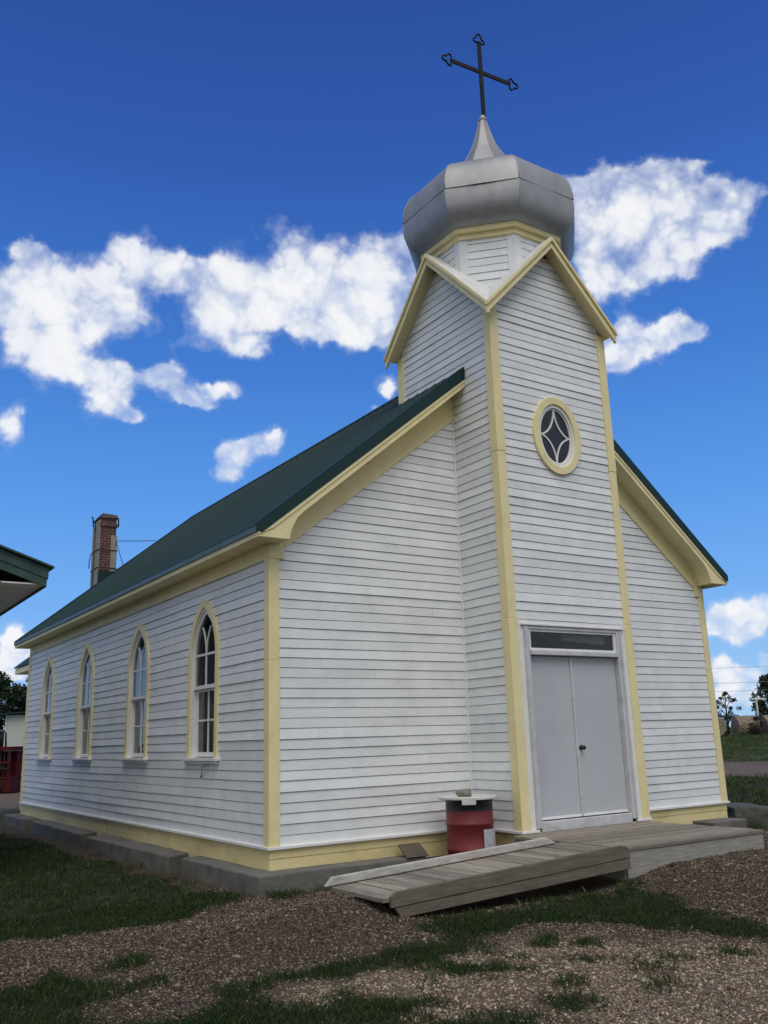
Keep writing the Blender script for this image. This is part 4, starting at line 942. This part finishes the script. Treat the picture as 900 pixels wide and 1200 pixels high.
def ground_mat():
    m = bpy.data.materials.new('ground_soil_and_turf'); m.use_nodes = True; t = NT(m.node_tree); b = m.node_tree.nodes['Principled BSDF']
    tc = t.n('ShaderNodeTexCoord'); v = tc.outputs['Object']; a = t.n('ShaderNodeVertexColor', layer_name='Col'); sp = t.n('ShaderNodeSeparateColor'); t.l(a.outputs[0], sp.inputs[0])
    vo = t.n('ShaderNodeTexVoronoi', i_Scale=85.); t.l(v, vo.inputs['Vector']); vs = t.n('ShaderNodeSeparateColor'); t.l(vo.outputs['Color'], vs.inputs[0])
    n1 = t.noise(v, 1.7, 6); n2 = t.noise(v, 22, 5)
    st = t.ramp(vs.outputs[0], [(0, (.040, .030, .023)), (.5, (.07, .053, .041)), (.85, (.115, .09, .07)), (1, (.20, .165, .13))])
    stt = t.ramp(vs.outputs[1], [(0, (.10, .075, .05)), (.5, (.165, .125, .085)), (.85, (.23, .18, .13)), (1, (.33, .27, .21))])
    gravel = t.mix(sp.outputs[2], st, stt); gravel = t.mix(t.ramp(n1, [(.42, 0.), (.7, .5)]), gravel, (.06, .047, .038))
    dist = t.n('ShaderNodeVectorMath', operation='LENGTH'); t.l(v, dist.inputs[0])
    gcol = t.ramp(t.math('ADD', t.math('MULTIPLY', n2, .5), t.math('MULTIPLY', n1, .5)), [(.3, (.011, .019, .008)), (.55, (.020, .032, .013)), (.75, (.034, .044, .020))])
    far = t.math('MULTIPLY', t.math('SUBTRACT', dist.outputs['Value'], 12), .05, clamp=True)
    gfar = t.ramp(t.noise(v, 3., 8, .7), [(.35, (.030, .058, .016)), (.55, (.048, .080, .024)), (.72, (.078, .09, .036))])
    gcol = t.mix(far, gcol, gfar)
    c = t.mix(t.math('MULTIPLY', sp.outputs[0], t.ramp(t.noise(v, 9, 6, .7), [(.38, .25), (.6, 1.)])), gravel, gcol)
    rd = t.ramp(t.noise(v, 1.1, 8, .7), [(.35, (.13, .10, .08)), (.7, (.19, .152, .125))]); c = t.mix(sp.outputs[1], c, rd)
    t.l(c, b.inputs['Base Color']); b.inputs['Roughness'].default_value = .95; b.inputs['Specular IOR Level'].default_value = .15
    h = t.math('ADD', t.math('MULTIPLY', vo.outputs['Distance'], -.6), t.math('MULTIPLY', n2, .9)); bp = t.n('ShaderNodeBump', i_Strength=.7, i_Distance=.03); t.l(h, bp.inputs['Height']); t.l(bp.outputs[0], b.inputs['Normal']); return m
o = np_mesh('ground', np.stack([x, y, z], 1), F, ground_mat(), np.stack([gw, gr, tn], 1), smooth=True); tag(o, 'bare gravel and patchy grass ground around the church', 'ground', None, 'structure')

def inside_built(x, y):
    k = (x > -.05) & (x < W + .05) & (y > -.05) & (y < L); k |= (x > XL - .02) & (x < XR + .02) & (y > YF) & (y < .1); k |= (x > px0 + .03) & (x < px1 - .02) & (y > py0 + .06) & (y < py1)
    k |= (x > -.31) & (x < 1.96) & (y > -.33) & (y < .2); k |= (x > -.28) & (x < .2) & (y > 0) & (y < 13); k |= (x > rx0 + .12) & (x < rx1) & (y > ry0 + .0) & (y < ry1 - .06)
    return k
# gravel stones
N = 420000
sx = rng.uniform(-3.8, 9.2, N); sy = rng.uniform(-7.2, .6, N); vis = (np.abs(np.arctan2(sx + 4.78, sy + 9.73) - .587) < .46) & (~inside_built(sx, sy))
w, _ = grass_w(sx, sy); dcam = np.hypot(sx + 4.78, sy + 9.73); keep = vis & (rng.random(N) > w * .97) & (rng.random(N) < np.clip(9. / dcam, .25, 1) ** .5)
sx, sy = sx[keep], sy[keep]; n = len(sx); tnw = ss(-.25, .3, sdist(TAN, sx, sy) + (fbm(sx, sy, 2, 77) - .5) * .5)
size = .0042 + .0085 * rng.random(n) ** 2.0 + (rng.random(n) < .02) * rng.uniform(.005, .013, n) + (rng.random(n) < .0016) * rng.uniform(.012, .024, n)
octv = np.array([(1, 0, 0), (-1, 0, 0), (0, 1, 0), (0, -1, 0), (0, 0, 1), (0, 0, -1), ], float); octf = np.array([(0, 2, 4), (2, 1, 4), (1, 3, 4), (3, 0, 4), (2, 0, 5), (1, 2, 5), (3, 1, 5), (0, 3, 5)])
V = octv[None] * rng.uniform(.55, 1.35, (n, 6, 1)) + rng.normal(0, .22, (n, 6, 3)); V *= size[:, None, None] * rng.uniform(.7, 1.4, (n, 1, 3)) * np.array([1, 1, .62])
a = rng.uniform(0, 6.28, n); ca, sa = np.cos(a)[:, None], np.sin(a)[:, None]; V[:, :, 0], V[:, :, 1] = V[:, :, 0] * ca - V[:, :, 1] * sa, V[:, :, 0] * sa + V[:, :, 1] * ca
V += np.stack([sx, sy, ground_h(sx, sy) + (fbm(sx, sy, 9, 71) - .5) * .02 + size * .22], 1)[:, None, :]
F = (octf[None] + (np.arange(n) * 6)[:, None, None]).reshape(-1, 3)
tone = rng.random(n) ** 2.2; base = np.array([.040, .030, .021]) + tone[:, None] * np.array([.31, .245, .185]); base = base * (1 - tnw[:, None]) + tnw[:, None] * (np.array([.10, .074, .050]) + (rng.random(n) ** 1.6)[:, None] * np.array([.46, .375, .28]))
hue = rng.random(n)[:, None]; base = np.where(hue < .12, base * np.array([1.08, .95, .88]), np.where(hue > .9, base * np.array([.9, .98, 1.08]), base)); base = np.where((rng.random(n) < .004)[:, None], np.array([.34, .31, .27]), base)
tag(np_mesh('gravel', V.reshape(-1, 3), F, STONEM, np.repeat(base, 6, 0)), 'loose brown and tan gravel covering the ground in front of the church', 'gravel', None, 'stuff')
# grass blades
def blades(N, xr_, yr_, hmin, hmax, wd, seed, thr=.35):
    g = np.random.default_rng(seed); bx_ = g.uniform(*xr_, N); by_ = g.uniform(*yr_, N); d = np.hypot(bx_ + 4.78, by_ + 9.73); w, rd = grass_w(bx_, by_)
    k = (np.abs(np.arctan2(bx_ + 4.78, by_ + 9.73) - .587) < .48) & (~inside_built(bx_, by_)) & (g.random(N) < w ** 1.3 * (.45 + .55 * ss(.35, .6, fbm(bx_, by_, 3.5, 88)))) & (g.random(N) < np.clip(8 / d, .12, 1)); bx_, by_, d = bx_[k], by_[k], d[k]; n = len(bx_)
    h = g.uniform(hmin, hmax, n) * (.55 + .9 * fbm(bx_, by_, 2.6, 91)); a = g.uniform(0, 6.28, n); lean = g.uniform(.1, .9, n) * h; wdt = wd * g.uniform(.6, 1.4, n) * np.clip(d / 8, 1, 3); la = g.uniform(0, 6.28, n)
    z0 = ground_h(bx_, by_) + (fbm(bx_, by_, 9, 71) - .5) * .02 - .004; dx, dy = np.cos(a) * wdt, np.sin(a) * wdt; lx, ly = np.cos(la) * lean, np.sin(la) * lean
    V = np.stack([np.stack([bx_ - dx, by_ - dy, z0], 1), np.stack([bx_ + dx, by_ + dy, z0], 1), np.stack([bx_ + lx * .35 + dx * .7, by_ + ly * .35 + dy * .7, z0 + h * .6], 1), np.stack([bx_ + lx, by_ + ly, z0 + h], 1)], 1)
    tone = g.random(n)[:, None]; dry = (g.random(n) < .07)[:, None]; c = np.array([.012, .030, .007]) * (1 - tone) + np.array([.034, .066, .017]) * tone; c = np.where(dry, np.array([.11, .095, .05]), c); C = np.repeat(c, 4, 0)
    return V.reshape(-1, 3), np.arange(4 * n).reshape(-1, 4), C
parts = [blades(520000, (-4., 3.4), (-7.2, .2), .015, .05, .0019, 1), blades(220000, (-5., -.2), (-.8, 14), .02, .055, .0026, 2), blades(90000, (8, 22), (-2.5, 12), .03, .09, .004, 3)]
def blade_set(bx_, by_, h, wdt, g, cols):
    n = len(bx_); a = g.uniform(0, 6.28, n); la = g.uniform(0, 6.28, n); lean = g.uniform(.1, .7, n) * h; z0 = ground_h(bx_, by_) - .004
    dx, dy = np.cos(a) * wdt, np.sin(a) * wdt; lx, ly = np.cos(la) * lean, np.sin(la) * lean
    V = np.stack([np.stack([bx_ - dx, by_ - dy, z0], 1), np.stack([bx_ + dx, by_ + dy, z0], 1), np.stack([bx_ + lx * .35 + dx * .7, by_ + ly * .35 + dy * .7, z0 + h * .6], 1), np.stack([bx_ + lx, by_ + ly, z0 + h], 1)], 1)
    tone = g.random(n)[:, None]; c = np.array(cols[0]) * (1 - tone) + np.array(cols[1]) * tone; c = np.where(g.random((n, 1)) < .1, np.array([.16, .14, .07]), c)
    return V.reshape(-1, 3), np.arange(4 * n).reshape(-1, 4), np.repeat(c, 4, 0)
g_ = np.random.default_rng(12); n_ = 70000; rr_ = np.sqrt(g_.uniform(20. ** 2, 86. ** 2, n_)); aa_ = g_.uniform(.86, 1.12, n_); fx_, fy_ = -4.78 + rr_ * np.sin(aa_), -9.73 + rr_ * np.cos(aa_)
w_, _ = grass_w(fx_, fy_); k_ = (g_.random(n_) < w_) & (fbm(fx_, fy_, .5, 55) > .42); fx_, fy_, rr_ = fx_[k_], fy_[k_], rr_[k_]
parts.append(blade_set(fx_, fy_, g_.uniform(.05, .16, len(fx_)), .004 + .00022 * rr_, g_, ((.024, .050, .012), (.07, .11, .03))))
wx_, wy_ = [], []
for cx, cy, r_, n_ in [(-.12, -.40, .10, 90), (.10, -.40, .10, 60), (.42, -.42, .12, 50), (.6, -2.95, .15, 70), (1.3, -2.95, .2, 90), (2.0, -2.98, .2, 90), (2.6, -2.95, .15, 60), (-2.35, -2.35, .14, 90), (-.5, 1.2, .1, 40), (-.48, 3.2, .1, 40), (-.5, 5.0, .12, 40), (8.5, -.2, .25, 90), (8.9, .0, .2, 80), (9.6, .1, .3, 100), (.25, -4.15, .08, 50), (.42, -4.05, .07, 40), (-.35, -5.1, .1, 60), (1.1, -5.2, .08, 40), (-1.9, -3.7, .12, 60), (-2.7, -3.0, .14, 60), (5.4, -2.9, .12, 40), (4.4, -3.4, .08, 25)]:
    a_ = g_.uniform(0, 6.28, n_); q_ = r_ * np.sqrt(g_.random(n_)); wx_.append(cx + q_ * np.cos(a_)); wy_.append(cy + q_ * np.sin(a_))
wx_, wy_ = np.concatenate(wx_), np.concatenate(wy_); k_ = ~inside_built(wx_, wy_); wx_, wy_ = wx_[k_], wy_[k_]
parts.append(blade_set(wx_, wy_, g_.uniform(.03, .095, len(wx_)), g_.uniform(.0018, .004, len(wx_)), g_, ((.014, .036, .008), (.045, .085, .02))))
off = 0; Vs, Fs, Cs = [], [], []
for V, F, C in parts: Vs.append(V); Fs.append(F + off); Cs.append(C); off += len(V)
tag(np_mesh('grass', np.vstack(Vs), np.vstack(Fs), BLADEM, np.vstack(Cs)), 'short dark green grass growing in patches', 'grass', None, 'stuff')

# ================================================================== SKY, SUN, CAMERA
SUN_EL, SUN_AZ = math.radians(58), math.radians(200)     # azimuth clockwise from +Y
world = bpy.data.worlds.new('World'); S.world = world; world.use_nodes = True; nt = world.node_tree; t = NT(nt); bg = nt.nodes['Background']
sky = t.n('ShaderNodeTexSky', sky_type='NISHITA', sun_disc=False); sky.sun_elevation = SUN_EL; sky.sun_rotation = SUN_AZ; sky.altitude = 600; sky.air_density = 1.0; sky.dust_density = .35; sky.ozone_density = 3.0
tc = t.n('ShaderNodeTexCoord'); dv = tc.outputs['Generated']; sx3 = t.n('ShaderNodeSeparateXYZ'); t.l(dv, sx3.inputs[0])
az = t.math('ARCTAN2', sx3.outputs[0], sx3.outputs[1]); el = t.math('ARCSINE', sx3.outputs[2])
CL = [(0.176,0.511,0.013,0.008,0.6), (0.184,0.499,0.02,0.012,0.8), (0.165,0.463,0.023,0.02,0.9), (0.194,0.467,0.023,0.019,0.6), (0.182,0.428,0.023,0.026,1), (0.208,0.403,0.027,0.019,1), (0.239,0.449,0.026,0.024,0.9), (0.227,0.48,0.028,0.019,0.9), (0.292,0.519,0.025,0.014,1), (0.318,0.504,0.039,0.017,1.1), (0.263,0.475,0.032,0.022,1), (0.35,0.501,0.026,0.016,0.9), (0.295,0.455,0.025,0.014,0.6), (0.247,0.393,0.022,0.014,0.8), (0.28,0.392,0.019,0.013,1), (0.278,0.367,0.02,0.018,1.1), (0.301,0.35,0.013,0.008,0.9), (0.338,0.393,0.025,0.011,1), (0.354,0.372,0.017,0.008,0.8), (0.401,0.38,0.018,0.007,0.9), (0.375,0.365,0.018,0.006,0.8), (0.427,0.432,0.02,0.011,1), (0.363,0.426,0.026,0.009,0.4), (0.388,0.504,0.022,0.016,0.9), (0.405,0.476,0.035,0.027,1.1), (0.39,0.447,0.03,0.013,0.8), (0.448,0.492,0.041,0.023,1), (0.493,0.527,0.032,0.026,1.1), (0.526,0.503,0.038,0.023,1), (0.515,0.484,0.027,0.013,0.8), (0.595,0.521,0.038,0.023,1.1), (0.604,0.477,0.038,0.025,1.1), (0.564,0.455,0.035,0.016,1.1), (0.514,0.453,0.025,0.013,1), (0.592,0.444,0.037,0.015,1), (0.627,0.501,0.021,0.036,1), (0.471,0.459,0.021,0.011,0.5), (0.439,0.326,0.022,0.012,1), (0.412,0.31,0.019,0.013,1), (0.459,0.338,0.012,0.008,0.7), (0.408,0.29,0.012,0.008,0.6), (0.169,0.329,0.012,0.019,0.8), (0.603,0.387,0.01,0.009,0.8), (0.581,0.365,0.008,0.005,0.5), (0.846,0.571,0.024,0.017,1), (0.89,0.569,0.039,0.016,1.1), (0.927,0.567,0.029,0.015,1), (0.981,0.573,0.02,0.006,0.5), (0.871,0.536,0.049,0.034,1.2), (0.929,0.543,0.038,0.023,1.1), (0.975,0.536,0.033,0.019,1), (1.004,0.513,0.023,0.018,0.9), (1.003,0.538,0.022,0.011,0.7), (1.036,0.53,0.016,0.008,0.5), (0.976,0.504,0.033,0.013,0.8), (0.942,0.499,0.032,0.018,0.8), (0.895,0.499,0.038,0.022,0.9), (0.939,0.472,0.02,0.01,0.6), (0.878,0.472,0.033,0.014,0.7), (0.85,0.481,0.02,0.017,0.5), (0.873,0.431,0.015,0.011,0.5), (0.871,0.408,0.032,0.016,1.1), (0.912,0.41,0.028,0.012,1), (0.928,0.423,0.017,0.009,0.8), (0.947,0.41,0.013,0.012,0.8), (0.857,0.389,0.023,0.009,0.6), (0.937,0.109,0.013,0.012,1), (0.95,0.097,0.017,0.011,1), (0.972,0.108,0.018,0.016,1.1), (0.988,0.12,0.011,0.012,1), (0.936,0.065,0.013,0.008,1), (0.976,0.069,0.01,0.007,1), (0.951,0.051,0.018,0.008,0.9), (0.965,0.052,0.016,0.007,0.7), (0.972,0.042,0.013,0.006,0.9), (0.939,0.036,0.02,0.007,0.7), (0.948,0.027,0.02,0.007,0.5), (0.972,0.031,0.013,0.005,0.8), (0.195,0.116,0.008,0.007,0.8), (0.189,0.102,0.011,0.014,1.1), (0.201,0.096,0.011,0.009,1.1), (0.186,0.09,0.011,0.01,1), (0.197,0.084,0.016,0.007,0.9), (0.19,0.078,0.019,0.007,0.8),
      # clouds outside the photograph: scattered round the rest of the sky
      (1.6,.5,.22,.09,1),(1.9,.25,.3,.06,1),(2.5,.6,.3,.12,1),(3.0,.35,.35,.09,1),(-2.6,.7,.5,.2,1),(-2.9,.3,.4,.08,1),(-2.0,.45,.3,.1,1),(-1.5,.25,.35,.07,1),(-1.2,.6,.25,.1,1),(-.7,.35,.22,.08,1),(-.35,.18,.2,.05,1),(-.3,.6,.18,.07,1),(1.35,.15,.2,.04,1),(2.2,.95,.5,.15,1),(-1.5,1.0,.5,.16,1)]
cmb = t.n('ShaderNodeCombineXYZ'); 
w1 = t.noise(dv, 22, 4, .6); w2n = t.n('ShaderNodeTexNoise', i_Scale=22., i_Detail=4., i_Roughness=.6); mpv = t.n('ShaderNodeVectorMath', operation='ADD'); mpv.inputs[1].default_value = (5.2, 1.3, 7.7); t.l(dv, mpv.inputs[0]); t.l(mpv.outputs[0], w2n.inputs['Vector'])
t.l(t.math('ADD', az, t.math('MULTIPLY', t.math('SUBTRACT', w1, .5), .05)), cmb.inputs[0]); t.l(t.math('ADD', el, t.math('MULTIPLY', t.math('SUBTRACT', w2n.outputs[0], .5), .04)), cmb.inputs[1])
def field(vec, blobs):
    acc = None
    for (a, e, ra, re, wt) in blobs:
        k_ = 1.35 if ra < .03 else 1.; ra *= 1.25; re *= 1.25; wt *= 1.15 * k_
        s = t.n('ShaderNodeVectorMath', operation='MULTIPLY_ADD'); t.l(vec, s.inputs[0]); s.inputs[1].default_value = (1 / ra, 1 / re, 0); s.inputs[2].default_value = (-a / ra, -e / re, 0)
        d = t.n('ShaderNodeVectorMath', operation='DOT_PRODUCT'); t.l(s.outputs[0], d.inputs[0]); t.l(s.outputs[0], d.inputs[1])
        g_ = t.math('MULTIPLY', t.math('POWER', .33, d.outputs['Value']), wt); acc = g_ if acc is None else t.math('ADD', acc, g_)
    return acc
den = field(cmb.outputs[0], CL)
den = t.math('MULTIPLY', t.math('SMOOTH_MIN', den, 1.05, .5), .84)
def billow(scale):
    v_ = t.n('ShaderNodeTexVoronoi', feature='F1', i_Scale=scale, i_Detail=2., i_Roughness=.55, i_Lacunarity=2.3)
    wv = t.n('ShaderNodeVectorMath', operation='SCALE'); nz = t.n('ShaderNodeTexNoise', i_Scale=scale * .8, i_Detail=4.); t.l(dv, nz.inputs['Vector']); t.l(nz.outputs['Color'], wv.inputs[0]); wv.inputs['Scale'].default_value = .9 / scale
    av = t.n('ShaderNodeVectorMath', operation='ADD'); t.l(dv, av.inputs[0]); t.l(wv.outputs[0], av.inputs[1]); t.l(av.outputs[0], v_.inputs['Vector']); return t.math('SUBTRACT', .45, v_.outputs['Distance'])
f1 = t.noise(dv, 22, 8, .58, .3); f2 = t.noise(dv, 8, 4, .5); b1 = billow(21.)
nz_ = t.math('ADD', t.math('MULTIPLY', t.math('SUBTRACT', f1, .5), 1.35), t.math('ADD', t.math('MULTIPLY', t.math('SUBTRACT', f2, .5), 1.35), t.math('MULTIPLY', b1, .55)))
dn = t.math('ADD', den, t.math('MULTIPLY', nz_, t.ramp(den, [(.1, 1.), (.78, .66)])))
alpha = t.ramp(dn, [(.08, 0.), (.33, .14), (.53, .50), (.72, .87), (.92, .985)])
alpha = t.math('MULTIPLY', alpha, t.ramp(den, [(.03, 0.), (.20, 1.)]))
shade = t.ramp(t.math('ADD', t.math('MULTIPLY', dn, .6), t.math('MULTIPLY', t.math('ADD', t.noise(dv, 15, 6, .55), b1), .45)), [(.28, (.76, .82, .93)), (.42, (.88, .91, .97)), (.56, (.97, .98, 1.))])
bdn = t.n('ShaderNodeVectorMath', operation='DOT_PRODUCT'); t.l(dv, bdn.inputs[0]); bdn.inputs[1].default_value = (-.50, -.80, .30)  # unseen grey cloud bank, added behind the camera for neutral soft fill light
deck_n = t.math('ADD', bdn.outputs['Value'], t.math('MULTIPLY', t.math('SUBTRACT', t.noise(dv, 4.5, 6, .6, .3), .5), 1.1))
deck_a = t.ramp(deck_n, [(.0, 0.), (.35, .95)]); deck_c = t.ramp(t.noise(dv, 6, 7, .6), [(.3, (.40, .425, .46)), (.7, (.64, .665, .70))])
SKYK = .1
# clear-air gradient by elevation, laid over the sky model
grad = t.ramp(t.math('DIVIDE', el, 1.0), [(0., (.38, .62, .93)), (.05, (.29, .55, .93)), (.15, (.165, .43, .93)), (.25, (.10, .335, .86)), (.40, (.050, .212, .69)), (.62, (.026, .105, .45)), (.78, (.018, .072, .345)), (1., (.016, .060, .30))])
gs = t.n('ShaderNodeVectorMath', operation='SCALE'); gs.inputs['Scale'].default_value = 10.; t.l(grad, gs.inputs[0])
skm = t.mix(.88, sky.outputs[0], gs.outputs[0])
CLK = 9.5
cl = t.n('ShaderNodeVectorMath', operation='SCALE'); cl.inputs['Scale'].default_value = CLK; t.l(shade, cl.inputs[0])
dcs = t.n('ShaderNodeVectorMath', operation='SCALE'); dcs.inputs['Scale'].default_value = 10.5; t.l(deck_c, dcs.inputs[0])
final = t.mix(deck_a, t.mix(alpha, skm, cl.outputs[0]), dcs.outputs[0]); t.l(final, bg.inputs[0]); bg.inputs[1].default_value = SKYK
world.cycles.sampling_method = 'MANUAL'; world.cycles.sample_map_resolution = 512

sd = bpy.data.lights.new('sun', 'SUN'); sd.energy = 1.55; sd.angle = math.radians(40); sd.color = (1, .95, .88); so = bpy.data.objects.new('sun', sd); COL.objects.link(so)
dvec = Vector((math.sin(SUN_AZ) * math.cos(SUN_EL), math.cos(SUN_AZ) * math.cos(SUN_EL), math.sin(SUN_EL))); so.rotation_euler = dvec.to_track_quat('Z', 'Y').to_euler(); so.location = dvec * 50

cam = bpy.data.cameras.new('camera'); co = bpy.data.objects.new('camera', cam); COL.objects.link(co); S.camera = co
yaw, pitch, roll = .5868102, .2481361, -.0316874
fwd = Vector((math.sin(yaw) * math.cos(pitch), math.cos(yaw) * math.cos(pitch), math.sin(pitch))); r0 = Vector((math.cos(yaw), -math.sin(yaw), 0)); u0 = r0.cross(fwd)
R_ = math.cos(roll) * r0 + math.sin(roll) * u0; U_ = -math.sin(roll) * r0 + math.cos(roll) * u0
Mx = Matrix((R_, U_, -fwd)).transposed().to_4x4(); Mx.translation = Vector((-4.7753, -9.73288, 1.16479)); co.matrix_world = Mx
cam.sensor_fit = 'VERTICAL'; cam.sensor_height = 36; cam.sensor_width = 27; cam.lens = 36 * 1047.36 / 1200; cam.clip_start = .05; cam.clip_end = 3000
S.view_settings.view_transform = 'Standard'; S.view_settings.look = 'None'; S.view_settings.exposure = 0; S.view_settings.gamma = 1; S.view_settings.use_curve_mapping = False
S.cycles.max_bounces = 6; S.cycles.transparent_max_bounces = 12; S.cycles.use_denoising = True
